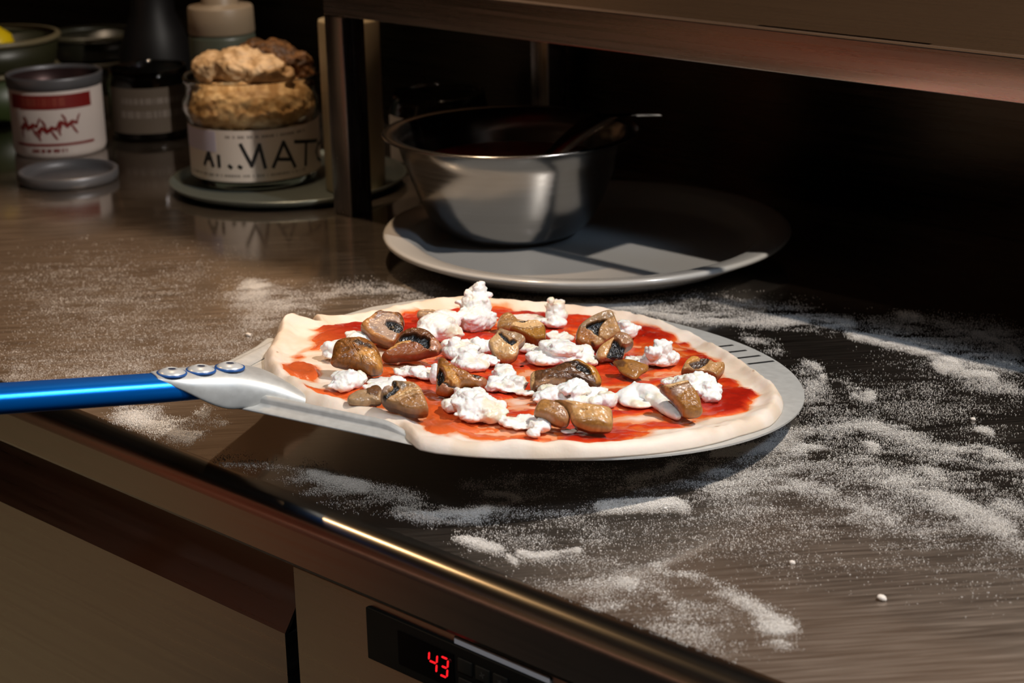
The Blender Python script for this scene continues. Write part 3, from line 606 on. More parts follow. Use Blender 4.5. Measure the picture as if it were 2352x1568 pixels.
digit('digit', [(0, 1, 0, .5), (0, .5, 1, .5), (1, 1, 1, .5), (1, .5, 1, 0)], -0.6368, 0.8373, 0.0058, 0.0108)
digit('digit', [(0, 1, 1, 1), (1, 1, 1, .5), (0.1, .5, 1, .5), (1, .5, 1, 0), (0, 0, 1, 0)], -0.6285, 0.8373, 0.0053, 0.0108)
M_led2 = mat('dim_red_led', (95, 8, 16), 0.4)
dg = lathe('degree_mark', [(0.0005, 0), (0.0010, 0), (0.0010, 0.0003), (0.0005, 0.0003)], 16, M_led2, bz)
dg.matrix_basis = Matrix.Rotation(math.pi / 2, 4, 'X'); dg.location = (-0.6205 + 0.9, 0.5940 - 0.9, 0.8478)
M_btn = mat('button_black', (30, 30, 27), 0.5, Specular_IOR_Level=0.15)
M_ico = mat('button_print', (62, 62, 58), 0.6)
for bi, (bx, bz_) in enumerate([(-0.6148, 0.8440), (-0.6025, 0.8440), (-0.5902, 0.8440), (-0.6148, 0.8330), (-0.6025, 0.8330), (-0.5902, 0.8330)]):
    bt = fbox('button', (bx, 0.5934, bz_), (bx + 0.0100, 0.5946, bz_ + 0.0078), M_btn, 0.0006)
    bt.parent = bz
    ic = []
    cx_, cz_ = bx + 0.005 + 0.9, bz_ + 0.0039
    V = []; F = []
    nst = {0: 0, 1: 2, 2: 3}.get(bi, 2)
    for k in range(nst):
        a = math.pi * k / max(nst, 1) + 0.4
        dx, dz = math.cos(a) * 0.0018, math.sin(a) * 0.0018; nx, nz_ = -math.sin(a) * 0.00028, math.cos(a) * 0.00028
        i = len(V)
        for sgn, w in ((-1, -1), (1, -1), (1, 1), (-1, 1)):
            V.append((cx_ + dx * sgn + nx * w, 0.59335 - 0.9, cz_ + dz * sgn + nz_ * w))
        F.append((i, i + 1, i + 2, i + 3))
    if V:
        link('button_icon', np_mesh('button_icon', V, F), M_ico, bz, smooth=False)
fbox('label_strip', (-0.6190, 0.5958, 0.8575), (-0.5540, 0.5972, 0.8612), mat('grey_strip', (205, 205, 208), 0.5))

# ------------------------------------------------------------------ raised shelf on square legs
sh = empty('raised_shelf', (-1.19, 1.05, 0.9), 'steel raised shelf on square legs standing on the worktop, running off to the right', 'shelf')
so = Vector((1.19, -1.05, -0.9))
def sbox(name, lo, hi, m, bev=0.0008):
    return box(name, Vector(lo) + so, Vector(hi) + so, m, sh, bev)
sbox('front_rail', (-1.2065, 1.035, 1.0702), (0.6, 1.046, 1.0980), M_shelf)
sbox('side_rail', (-1.2065, 1.047, 1.0702), (-1.1835, 1.31, 1.0980), M_shelf)
ol = [(-1.183, 1.0465), (-0.80, 1.0465), (-0.80, 1.090), (-0.66, 1.090), (-0.66, 1.0465), (0.59, 1.0465), (0.59, 1.31), (-1.183, 1.31)]
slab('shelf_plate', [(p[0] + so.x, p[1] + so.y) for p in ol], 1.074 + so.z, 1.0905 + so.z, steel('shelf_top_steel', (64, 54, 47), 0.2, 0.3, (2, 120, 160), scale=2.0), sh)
for (x, y) in ((-1.2065, 1.035), (-1.2065, 1.285), (0.575, 1.035), (0.575, 1.285)):
    sbox('leg', (x, y, 0.9), (x + 0.0225, y + 0.025, 1.0702), M_post, 0.0012)
# ------------------------------------------------------------------ crockery and jars at the back
M_plate = mat('glazed_plate', (178, 174, 168), 0.22, 0.0, Coat_Weight=0.4, Coat_Roughness=0.06)
pl = lathe('serving_plate', [(0.0, 0.0075), (0.118, 0.0075), (0.126, 0.0095), (0.133, 0.0165), (0.140, 0.0200), (0.154, 0.0220), (0.1575, 0.0222), (0.1590, 0.0208), (0.1580, 0.0185), (0.150, 0.0150), (0.138, 0.0095), (0.124, 0.0025), (0.110, 0.0), (0.0, 0.0)], 160, M_plate, None, (-0.9526, 1.0752, 0.9))
tag(pl, 'large round pale grey serving plate under the steel bowl', 'plate')
M_bowl = steel('polished_bowl_steel', (150, 148, 146), 0.16, 0.27, (1, 1, 120), scale=2.0)
bw = empty('mixing_bowl', (-1.0203, 1.0621, 0.9078), 'steel mixing bowl of tomato sauce on the large plate', 'bowl')
prof = []
outer = [(0.0, 0.0), (0.040, 0.0), (0.050, 0.0025), (0.060, 0.009), (0.067, 0.018), (0.073, 0.030), (0.080, 0.048), (0.0865, 0.066), (0.0910, 0.0815), (0.0985, 0.0838), (0.1010, 0.0846), (0.1018, 0.0838), (0.1008, 0.0825)]
inner = [(0.0905, 0.0830), (0.0852, 0.066), (0.0788, 0.048), (0.0718, 0.030), (0.0658, 0.0186), (0.059, 0.0102), (0.049, 0.0038), (0.040, 0.0014), (0.0, 0.0014)]
lathe('bowl_body', outer[:9] + [(0.0945, 0.0822)] + [(0.1004, 0.0826), (0.1018, 0.0836), (0.1006, 0.0847), (0.0950, 0.0842)] + inner, 160, M_bowl, bw)
M_sauce_b = mat('bowl_tomato_sauce', (150, 24, 10), 0.3)
add_noise_bump(M_sauce_b, 60, 0.6, 0.003)
sc_ = lathe('tomato_sauce', [(0.0, 0.002), (0.040, 0.0025), (0.058, 0.0120), (0.0648, 0.020), (0.0700, 0.030), (0.0765, 0.0455), (0.0800, 0.0560), (0.0795, 0.0580), (0.072, 0.0590), (0.0, 0.0594)], 96, M_sauce_b, None, (-1.0203, 1.0621, 0.9078))
tag(sc_, 'dark red tomato sauce filling the steel mixing bowl', 'sauce', kind='stuff')
# ladle resting in the bowl, its broad handle leaning on the back rim
M_ladle = mat('ladle_steel', (200, 198, 195), 0.14, 1.0)
ld = empty('ladle', (-1.000, 1.070, 0.955), 'steel ladle standing in the tomato sauce with its handle over the bowl rim', 'ladle')
hp = [(0.0, -0.008, 0.002), (0.006, 0.014, 0.016), (0.013, 0.036, 0.031), (0.019, 0.053, 0.0405), (0.028, 0.066, 0.043), (0.040, 0.078, 0.0415)]
V = []
for i, p in enumerate(hp):
    wv = Vector((0.72, 0.69, 0)) * (0.0075 + 0.0022 * i)
    up_ = Vector((0, 0, 0.0012))
    for q in (-wv, wv, wv * .9 + up_, -wv * .9 + up_):
        V.append(tuple(Vector(p) + q))
F = grid_faces(len(hp), 4) + [(0, 1, 2, 3), tuple(range(4 * len(hp) - 4, 4 * len(hp)))[::-1]]
link('handle', np_mesh('handle', V, F), M_ladle, ld)
lathe('scoop', [(0.0, -0.012), (0.010, -0.010), (0.016, -0.004), (0.018, 0.003), (0.0172, 0.003), (0.015, -0.004), (0.009, -0.009), (0.0, -0.011)], 32, M_ladle, ld, (0.0, -0.014, -0.012))

M_alu = mat('tray_aluminium', (112, 120, 116), 0.34, 0.7)
tr = lathe('round_tray', [(0.0, 0.0028), (0.097, 0.0028), (0.102, 0.0048), (0.1060, 0.0082), (0.1078, 0.0090), (0.1084, 0.0080), (0.1050, 0.0045), (0.098, 0.0008), (0.090, 0.0), (0.0, 0.0)], 128, M_alu, None, (-1.3235, 1.0835, 0.9))
tag(tr, 'round aluminium tray under the labelled cheese jar', 'tray')

def thin_glass(name, tint, rough=0.02):
    m, nt, b = new_mat(name)
    b.inputs['Base Color'].default_value = (*lin(tint), 1)
    b.inputs['Roughness'].default_value = rough
    b.inputs['Transmission Weight'].default_value = 1.0
    b.inputs['IOR'].default_value = 1.14
    b.inputs['Coat Weight'].default_value = 0.6
    b.inputs['Coat Roughness'].default_value = 0.04
    b.inputs['Specular IOR Level'].default_value = 0.9
    return m
M_glass = thin_glass('jar_glass', (246, 246, 240))
M_glass_d = thin_glass('smoky_glass', (150, 150, 140))
M_paper = mat('label_paper', (206, 192, 180), 0.7)
M_ink = mat('label_ink', (16, 15, 16), 0.6)
M_faint = mat('label_small_print', (128, 116, 108), 0.7)
FACE = math.atan2(-1.0729, 1.3565)

# --- cheese jar
jr = empty('cheese_jar', (-1.3565, 1.0729, 0.9028), 'round glass jar of cheese with a big lettered paper label, on the tray', 'jar')
gp = [(0.0, 0.0), (0.050, 0.0), (0.0555, 0.003), (0.0575, 0.010), (0.0585, 0.055), (0.0605, 0.062), (0.0630, 0.068), (0.0625, 0.075), (0.0592, 0.081), (0.0590, 0.090), (0.0612, 0.093), (0.0618, 0.0965), (0.0606, 0.0975),
      (0.0588, 0.096), (0.0572, 0.090), (0.0574, 0.081), (0.0602, 0.075), (0.0608, 0.068), (0.0585, 0.062), (0.0565, 0.055), (0.0555, 0.012), (0.050, 0.006), (0.0, 0.006)]
lathe('glass_body', gp, 128, M_glass, jr)
cyl_patch('paper_label', 0.0592, FACE - 1.75, FACE + 1.55, 0.0095, 0.0560, M_paper, jr, 96)
def jar_text(body, dx_px, z, size, m=M_ink, r=0.0597, sx=1.0, sy=1.0, parent=jr, name='lettering', bold=0.012):
    me = text_mesh(body, size, bold)
    wrap(me, r, FACE + math.asin(max(-0.99, min(0.99, dx_px / 149.0))), z, sx, sy)
    me.materials.clear()
    return link(name, me, m, parent, smooth=False)
# big label lettering: bold strokes laid on the curved label as (angle, height) paths
def stroke(pts, w, r, parent, m, name):
    V = []; F = []
    for a, z in pts: pass
    for k in range(len(pts) - 1):
        (a1, z1), (a2, z2) = pts[k], pts[k + 1]
        d = Vector(((a2 - a1) * r, z2 - z1)); L = d.length; d.normalize(); nx = Vector((-d.y, d.x)) * w / 2
        n_ = max(2, int(L / 0.002)); i0 = len(V)
        for q in range(n_ + 1):
            t = -w * 0.35 / L + (1 + w * 0.7 / L) * q / n_
            p = Vector((a1 * r, z1)).lerp(Vector((a2 * r, z2)), t)
            for s_ in (-1, 1):
                e = p + nx * s_
                V.append((r * math.cos(e.x / r), r * math.sin(e.x / r), e.y))
        for q in range(n_):
            F.append((i0 + 2 * q, i0 + 2 * q + 1, i0 + 2 * q + 3, i0 + 2 * q + 2))
    return V, F
for LT in JAR_LETTERS:
    V = []; F = []
    for pts in LT:
        v, f = stroke(pts, 0.0033, 0.0597, jr, M_ink, 'lettering')
        F += [tuple(len(V) + q for q in ff) for ff in f]; V += v
    link('lettering', np_mesh('lettering', V, F), M_ink, jr, smooth=False)
# faint lines of small print and the lilac sticker on the label
def print_row(z, a0, a1, h_, seed, r=0.0596, parent=jr, m=M_faint, name='small_print'):
    rr = random.Random(seed); V = []; F = []; a = a0
    while a < a1:
        w = rr.uniform(0.010, 0.028)
        i = len(V)
        for (aa, z_) in ((a, z), (a + w, z), (a + w, z + h_), (a, z + h_)):
            V.append((r * math.cos(aa), r * math.sin(aa), z_))
        F.append((i, i + 1, i + 2, i + 3))
        a += w + (0.045 if rr.random() < 0.25 else 0.010)
    return link(name, np_mesh(name, V, F), m, parent, smooth=False)
print_row(0.0490, FACE - 0.45, FACE + 0.85, 0.0026, 3)
print_row(0.0140, FACE - 1.25, FACE + 0.85, 0.0022, 4)
cyl_patch('sticker', 0.05955, FACE - 1.60, FACE - 0.62, 0.036, 0.0548, mat('lilac_sticker', (186, 176, 190), 0.6), jr, 24, 0.0002)

def lumpy(name, lobes, voxel, amp, freq, seed, m, colfun=None, origin=None, smooth_it=2, basis=None, sharp=0.0):
    """Union of ellipsoids, voxel-remeshed and roughened: returns a linked object. lobes: (x,y,z,rx,ry,rz) in metres about origin."""
    bm = bmesh.new()
    for (x, y, z, rx, ry, rz) in lobes:
        g = bmesh.ops.create_icosphere(bm, subdivisions=3, radius=1.0)
        for v in g['verts']:
            v.co = Vector((x + v.co.x * rx, y + v.co.y * ry, z + v.co.z * rz))
    me = bpy.data.meshes.new(name); bm.to_mesh(me); bm.free()
    t = bpy.data.objects.new('lump', me); COL.objects.link(t)
    md = t.modifiers.new('r', 'REMESH'); md.mode = 'VOXEL'; md.voxel_size = voxel
    if smooth_it:
        sm = t.modifiers.new('s', 'SMOOTH'); sm.factor = 0.5; sm.iterations = smooth_it
    bpy.context.view_layer.update()
    ev = bpy.data.meshes.new_from_object(t.evaluated_get(bpy.context.evaluated_depsgraph_get()))
    bpy.data.objects.remove(t); bpy.data.meshes.remove(me)
    n = len(ev.vertices)
    P = np.empty(n * 3); ev.vertices.foreach_get('co', P); P = P.reshape(-1, 3)
    N = np.empty(n * 3); ev.vertex_normals.foreach_get('vector', N); N = N.reshape(-1, 3)
    q = P * freq + seed * 3.7
    wq = np.stack([vnoise(q * 0.7 + 9, 11), vnoise(q * 0.7 + 19, 12), vnoise(q * 0.7 + 29, 13)], 1)
    d1 = fbm(q + wq * 0.6, seed, 3)
    d2 = np.abs(fbm(q * 2.3 + wq, seed + 5, 3))
    d3 = fbm(q * 5.0, seed + 9, 2)
    D = amp * (0.75 * d1 + sharp * (0.35 - d2) + 0.15 * d3)
    P2 = P + N * D[:, None]
    ev.vertices.foreach_set('co', P2.ravel())
    ev.name = name
    if colfun is not None:
        c = np.ones((n, 4), np.float32); c[:, :3] = colfun(P2, D / amp)
        a = ev.color_attributes.new('col', 'FLOAT_COLOR', 'POINT'); a.data.foreach_set('color', c.ravel())
    ev.update(); ev.materials.clear()
    return link(name, ev, m, None, origin, basis)

M_cheese_j = mat('jar_cheese', (190, 150, 100), 0.6, 0.0); attr_color(M_cheese_j)
def cj(a, b_, s):
    A, B_ = np.array(lin(a)), np.array(lin(b_))
    def f(P, D):
        t = sstep(fbm(P * 160 + s, s, 3), -0.5, 0.6)[:, None]
        return A * (1 - t) + B_ * t
    return f
jo = Vector((-1.3565, 1.0729, 0.9028))
o = lumpy('cheese_crumble', [(0, 0, 0.034, 0.0535, 0.0535, 0.027), (0, 0, 0.050, 0.0545, 0.0545, 0.043), (0, 0, 0.066, 0.0575, 0.0575, 0.030), (0, 0, 0.076, 0.0555, 0.0555, 0.026)], 0.0022, 0.0014, 240, 3, M_cheese_j, cj((170, 132, 84), (214, 182, 136), 3), jo)
tag(o, 'golden crumbled cheese filling the lettered glass jar', 'cheese', kind='stuff')
er_, ed_ = Vector((0.7246, 0.6888, 0)), Vector((-0.6888, 0.7246, 0))
def at_jar(r, d, z): v = er_ * r + ed_ * d; return (v.x, v.y, z)
lb = []
for (r, d, z, rx, rz) in [(-0.030, -0.008, 0.104, 0.021, 0.0145), (-0.008, -0.012, 0.105, 0.026, 0.018), (0.012, -0.018, 0.102, 0.023, 0.015), (-0.004, -0.008, 0.113, 0.012, 0.009), (0.030, -0.020, 0.098, 0.012, 0.007)]:
    p = at_jar(r, d, z); lb.append((p[0], p[1], p[2], rx, rx, rz))
o = lumpy('cheese_chunk', lb, 0.0016, 0.0026, 130, 8, M_cheese_j, cj((176, 142, 100), (204, 172, 132), 5), jo, sharp=0.5)
tag(o, 'pale creamy cheese chunk heaped on top of the jar', 'cheese')
lb = []
for (r, d, z, rx, rz) in [(0.018, 0.022, 0.110, 0.022, 0.014), (0.036, 0.016, 0.101, 0.020, 0.013), (0.004, 0.026, 0.112, 0.016, 0.012), (0.046, 0.008, 0.092, 0.012, 0.012)]:
    p = at_jar(r, d, z); lb.append((p[0], p[1], p[2], rx, rx, rz))
o = lumpy('cheese_chunk', lb, 0.0016, 0.0028, 170, 21, M_cheese_j, cj((72, 44, 16), (118, 76, 34), 6), jo, sharp=0.4)
tag(o, 'brown crusted cheese chunk behind the pale one on the jar', 'cheese')

# --- cream canister behind the shelf leg
M_cream = mat('cream_plastic', (160, 146, 118), 0.45)
cn = lathe('canister', [(0.0, 0.0), (0.0255, 0.0), (0.0268, 0.002), (0.0268, 0.150), (0.0262, 0.152), (0.0, 0.152)], 64, M_cream, None, (-1.2520, 1.1020, 0.9028))
tag(cn, 'tall cream canister hidden behind the shelf leg', 'canister')

# --- second lettered jar, in the shade behind the leg and the bowl
j2 = empty('shaded_jar', (-1.285, 1.240, 0.9), 'shaded glass jar with a pale lettered label, between shelf leg and bowl', 'jar')
lathe('glass_body', [(0.0, 0.0), (0.042, 0.0), (0.047, 0.004), (0.048, 0.050), (0.045, 0.060), (0.0445, 0.066), (0.043, 0.066), (0.0435, 0.059), (0.0465, 0.049), (0.0455, 0.006), (0.0, 0.004)], 64, M_glass_d, j2)
cyl_patch('paper_label', 0.0484, FACE - 1.4, FACE + 1.2, 0.006, 0.048, M_paper, j2, 48)
me = text_mesh('V', 0.034); wrap(me, 0.0489, FACE - 0.42, 0.018, 0.9); me.materials.clear()
link('lettering', me, M_ink, j2, smooth=False)

# --- opened tin with red print, and its lid
M_tin = mat('tin_metal', (104, 104, 108), 0.42, 0.5)
M_white = mat('tin_label_white', (196, 184, 178), 0.5)
M_red = mat('tin_label_red', (112, 14, 10), 0.5)
M_red2 = mat('tin_label_pale_red', (140, 62, 48), 0.5)
tn = empty('food_tin', (-1.622, 1.0365, 0.9), 'opened white tin with red printed label at the left end of the worktop', 'tin')
lathe('tin_body', [(0.0, 0.0), (0.0425, 0.0), (0.0445, 0.002), (0.0455, 0.006), (0.0455, 0.0655), (0.0450, 0.0665), (0.0440, 0.0670), (0.0440, 0.0060), (0.0, 0.0030)], 96, M_white, tn)
lathe('tin_rim', [(0.0445, 0.0662), (0.0468, 0.0672), (0.0470, 0.0730), (0.0476, 0.0765), (0.0470, 0.0785), (0.0455, 0.0785), (0.0445, 0.0765), (0.0441, 0.0662)], 96, M_tin, tn)
lathe('tin_lining', [(0.0, 0.050), (0.030, 0.050), (0.0436, 0.052), (0.0438, 0.075)], 64, mat('tin_lining_dark', (70, 52, 52), 0.35, 0.6), tn)
TF = math.atan2(-1.0365, 1.622) - 0.18
cyl_patch('red_band', 0.0456, TF - 0.98, TF + 0.98, 0.0490, 0.0630, M_red, tn, 48)
print_row(0.0520, TF - 0.60, TF + 0.35, 0.0085, 12, 0.0461, tn, M_red2, 'band_lettering')
cyl_patch('red_line', 0.0456, TF - 0.88, TF + 0.98, 0.0128, 0.0152, M_red, tn, 48)
print_row(0.0065, TF - 0.45, TF + 0.32, 0.0036, 14, 0.0460, tn, M_red, 'red_lettering')
# loose brush-drawn red figures in the middle of the label
V = []; F = []
rr = random.Random(5)
def ribbon(pts, w, r=0.0459):
    i0 = len(V)
    for k, (a, z) in enumerate(pts):
        a2, z2 = pts[min(k + 1, len(pts) - 1)]; a1, z1 = pts[max(k - 1, 0)]
        d = Vector(((a2 - a1) * r, z2 - z1)).normalized(); ww = w * (0.4 + 0.6 * math.sin(math.pi * (k + .6) / len(pts)))
        for s_ in (-1, 1):
            aa = TF + a - d.y * ww * s_ / r; zz = z + d.x * ww * s_
            V.append((r * math.cos(aa), r * math.sin(aa), zz))
    for k in range(len(pts) - 1):
        F.append((i0 + 2 * k, i0 + 2 * k + 1, i0 + 2 * k + 3, i0 + 2 * k + 2))
for (a0, z0) in ((-0.5, 0.031), (-0.08, 0.028), (0.36, 0.033)):
    ribbon([(a0 - .22, z0 - .002), (a0 - .1, z0 + .003), (a0, z0 - .001), (a0 + .12, z0 + .003), (a0 + .24, z0 + .001)], 0.0024)
    ribbon([(a0 - .12, z0), (a0 - .18, z0 - .006), (a0 - .15, z0 - .010)], 0.0012)
    ribbon([(a0 + .10, z0), (a0 + .16, z0 - .005), (a0 + .22, z0 - .009)], 0.0012)
    ribbon([(a0, z0), (a0 - .04, z0 + .007), (a0 - .10, z0 + .011)], 0.0012)
    ribbon([(a0 + .2, z0), (a0 + .26, z0 + .007), (a0 + .30, z0 + .010)], 0.0010)
link('red_drawing', np_mesh('red_drawing', V, F), M_red, tn, smooth=False)
tl = lathe('tin_lid', [(0.0, 0.0025), (0.034, 0.0025), (0.0385, 0.0022), (0.0405, 0.0062), (0.0430, 0.0098), (0.0448, 0.0106), (0.0462, 0.0096), (0.0462, 0.0040), (0.0450, 0.0002), (0.040, 0.0), (0.0, 0.0005)], 96, M_tin, None, (-1.500, 0.9640, 0.9))
tag(tl, 'loose round metal lid lying in front of the red printed tin', 'lid')

# --- things in the shade at the back left
gj = empty('pantry_jar', (-1.605, 1.137, 0.9), 'shaded glass jar with a brownish paper label, right behind the red printed tin', 'jar')
lathe('glass_body', [(0.0, 0.0), (0.036, 0.0), (0.041, 0.004), (0.042, 0.058), (0.0395, 0.064), (0.0395, 0.072), (0.038, 0.072), (0.038, 0.063), (0.0405, 0.057), (0.0395, 0.006), (0.0, 0.004)], 64, M_glass_d, gj)
cyl_patch('paper_label', 0.0424, FACE - 1.1, FACE + 1.2, 0.010, 0.056, mat('kraft_label', (84, 72, 60), 0.7), gj, 40)
print_row(0.040, FACE - 0.7, FACE + 0.9, 0.006, 31, 0.0429, gj, M_faint, 'label_print')
print_row(0.026, FACE - 0.7, FACE + 0.9, 0.007, 33, 0.0429, gj, M_faint, 'label_print')
sq = empty('squeeze_bottle', (-1.5076, 1.160, 0.9), 'squeeze bottle with white cap and cloudy body behind the cheese jar', 'bottle')
M_cloudy = mat('cloudy_plastic', (72, 76, 64), 0.4)
lathe('bottle_body', [(0.0, 0.0), (0.031, 0.0), (0.033, 0.004), (0.033, 0.108), (0.0320, 0.112), (0.0, 0.112)], 64, M_cloudy, sq)
lathe('cap', [(0.0, 0.1125), (0.0322, 0.1125), (0.0328, 0.1135), (0.0322, 0.137), (0.031, 0.139), (0.019, 0.140), (0.0180, 0.142), (0.0175, 0.158), (0.015, 0.160), (0.008, 0.180), (0.0, 0.181)], 64, mat('white_cap_plastic', (140, 122, 100), 0.45), sq)
M_tubg = mat('green_tub_plastic', (52, 64, 30), 0.4)
M_tubr = mat('tub_rim_plastic', (112, 102, 76), 0.4)
def tub(name, loc, r, h_, mb, mr, label):
    e = empty(name, loc, label, 'tub')
    lathe('tub_body', [(0.0, 0.0), (r * .88, 0.0), (r * .92, 0.004), (r * .97, h_ - .006), (r * .95, h_ - .006), (r * .90, 0.005), (0.0, 0.004)], 64, mb, e)
    lathe('tub_rim', [(r * .95, h_ - .0055), (r, h_ - .0055), (r * 1.02, h_ - .003), (r * 1.0, h_), (r * .94, h_)], 64, mr, e)
    return e
tub('storage_tub', (-1.830, 1.092, 0.9), 0.072, 0.055, M_tubg, M_tubr, 'green lower tub of the stack at the left frame edge')
tub('storage_tub', (-1.830, 1.092, 0.9551), 0.076, 0.034, mat('olive_tub_plastic', (44, 44, 26), 0.4), M_tubr, 'olive upper tub with a pale rim, stacked on the green tub')
lm = lathe('lemon', [(0.0, 0.0), (0.010, 0.0015), (0.021, 0.010), (0.0245, 0.022), (0.021, 0.034), (0.010, 0.042), (0.004, 0.046), (0.0, 0.047)], 48, mat('lemon_peel', (236, 200, 10), 0.4), None, (-1.800, 1.078, 0.9592))
tag(lm, 'bright yellow lemon in the olive tub, cut off by the left frame edge', 'lemon')
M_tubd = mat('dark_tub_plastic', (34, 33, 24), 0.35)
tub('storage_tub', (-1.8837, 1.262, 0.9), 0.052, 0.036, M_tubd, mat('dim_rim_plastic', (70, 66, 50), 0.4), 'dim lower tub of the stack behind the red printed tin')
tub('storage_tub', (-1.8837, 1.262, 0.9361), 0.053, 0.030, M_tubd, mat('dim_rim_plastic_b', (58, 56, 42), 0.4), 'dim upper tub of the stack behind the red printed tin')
jg = lathe('dark_jug', [(0.0, 0.0), (0.038, 0.0), (0.041, 0.004), (0.040, 0.060), (0.033, 0.085), (0.024, 0.105), (0.022, 0.150), (0.025, 0.155), (0.0, 0.155)], 64, mat('dark_jug_glass', (14, 13, 14), 0.5, Specular_IOR_Level=0.3), None, (-1.725, 1.235, 0.9))
tag(jg, 'tall dark jug standing behind the jar with the brownish label', 'jug')
# ------------------------------------------------------------------ peel frame: x to the handle, y across, z out of the blade
PC = Vector((-0.747, 0.779, 0.928))
PU, PV, PN = Vector((-0.2384, -0.9658, 0.1016)), Vector((0.9709, -0.2393, 0.0035)), Vector((0.0209, 0.0995, 0.9948))
PROT = Matrix(((PU.x, PV.x, PN.x), (PU.y, PV.y, PN.y), (PU.z, PV.z, PN.z)))
def pw(a, b_, c=0.0):
    return PC + PU * a + PV * b_ + PN * c

# ------------------------------------------------------------------ pizza peel
M_peel = steel('peel_aluminium', (208, 206, 200), 0.40, 0.54, (60, 60, 60), scale=3.0, metal=0.42)
peel = empty('pizza_peel', PC, 'round aluminium pizza peel with a blue handle, held over the worktop under the pizza', 'peel', rot=PROT)
RB = 0.172
# blade outline: round disc drawn out by two straight sides to the neck
ND, NT = Vector((0.849, 0.528)), Vector((-0.528, 0.849))       # across / along the near straight side
side = [ND * n_ + NT * t for (n_, t) in ((0.1615, -0.098), (0.1615, 0.0), (0.1640, 0.022), (0.1665, 0.036))]
far_side = [(-0.030, -0.1690), (0.012, -0.1605), (0.055, -0.1400), (0.106, -0.1040), (0.165, -0.0560), (0.1985, -0.0290)]
a0 = math.atan2(side[-1].y, side[-1].x) + 0.06
a1 = 2 * math.pi + math.atan2(-0.1690, -0.030) - 0.03
outl = [(v.x, v.y) for v in side]
for k in range(121):
    a = a0 + (a1 - a0) * k / 120
    outl.append((RB * math.cos(a), RB * math.sin(a)))
outl += far_side
bl = slab('blade', outl, -0.0012, 0.0, M_peel, peel)
# slots punched near the far edge (dark recesses)
V = []; F = []
for k in range(4):
    v0 = 0.004 + 0.0135 * k
    for (a, b_, w, l) in ((-0.1535, v0, 0.0012, 0.0105),):
        i = len(V)
        V += [(a - l, b_ - w, 0.0002), (a + l, b_ - w, 0.0002), (a + l, b_ + w, 0.0002), (a - l, b_ + w, 0.0002)]
        F.append((i, i + 1, i + 2, i + 3))
link('slot', np_mesh('slot', V, F), M_dark, peel, smooth=False)
# rolled stiffening flanges along the two straight sides
def flange(base, along, across, t_lo, t_hi, lift):
    prof = [(-0.0080, 0.0003), (-0.0055, 0.0018), (-0.0032, 0.0050), (-0.0018, 0.0064), (-0.0004, 0.0068), (0.0009, 0.0061), (0.0017, 0.0045), (0.0018, 0.0030), (0.0024, 0.0018), (0.0040, 0.0009), (0.0062, 0.0002), (0.0074, -0.0006), (0.0074, -0.0014), (0.0060, -0.0018)]
    n_ = 44; V = []
    for i in range(n_):
        t = t_lo + (t_hi - t_lo) * i / (n_ - 1)
        k = 1.0 - 0.85 * float(sstep(np.array([(t - t_lo) / (t_hi - t_lo)]), 0.78, 1.0)[0])
        for (q, z) in prof:
            w = base + across * (q + 0.003 * (1 - k)) + along * t
            V.append((w.x, w.y, z * k * lift))
    F = grid_faces(n_, len(prof), wrap_m=False)
    return link('flange', np_mesh('flange', V, F), M_peel, peel)
fa = (Vector((0.106, -0.104)) - Vector((0.1985, -0.029))).normalized()
for f_ in (flange(ND * 0.1610, NT, ND, -0.1035, 0.0240, 1.0), flange(Vector((0.1955, -0.0290)), fa, Vector((-fa.y, fa.x)) * (1 if -fa.y * 0.15 + fa.x * -0.08 > 0 else -1), 0.0, 0.115, 0.35)):
    f_.modifiers.new('thickness', 'SOLIDIFY').thickness = 0.0006
# neck: a folded socket that swells out of the blade and wraps the handle
def neck():
    st = [(0.1465, 0.0265, 0.0004, 0.0), (0.150, 0.0262, 0.0026, 0.0), (0.156, 0.0256, 0.0070, 0.0), (0.163, 0.0242, 0.0110, 0.0), (0.171, 0.0218, 0.0140, 0.0), (0.180, 0.0188, 0.0160, 0.0), (0.187, 0.0166, 0.0170, -0.0005), (0.193, 0.0150, 0.0175, -0.0012),
          (0.199, 0.0140, 0.0177, 0.0), (0.206, 0.0132, 0.0179, 0.0030), (0.213, 0.0126, 0.0180, 0.0070), (0.220, 0.0114, 0.0180, 0.0112), (0.227, 0.0090, 0.0180, 0.0146), (0.233, 0.0050, 0.0179, 0.0164)]
    V = []; m_ = 41
    for (x, w, h_, lo) in st:
        for k in range(m_):
            a = math.pi * k / (m_ - 1)
            # squarish arch section, skirts reaching down to z = lo
            ca, sa = math.cos(a), math.sin(a)
            e = 0.62
            yy = w * math.copysign(abs(ca) ** e, ca)
            zz = lo + (h_ - lo) * abs(sa) ** e
            V.append((x, yy, zz))
    F = grid_faces(len(st), m_, wrap_m=False)
    o = link('neck_socket', np_mesh('neck_socket', V, F), M_peel, peel)
    md = o.modifiers.new('thickness', 'SOLIDIFY'); md.thickness = 0.0011; md.offset = 1.0
    o.modifiers.new('smooth', 'SUBSURF').render_levels = 1
    return o
neck()
M_rivet = mat('rivet_aluminium', (226, 224, 218), 0.3, 0.35)
M_rivring = mat('rivet_blue_ring', (30, 84, 150), 0.4)
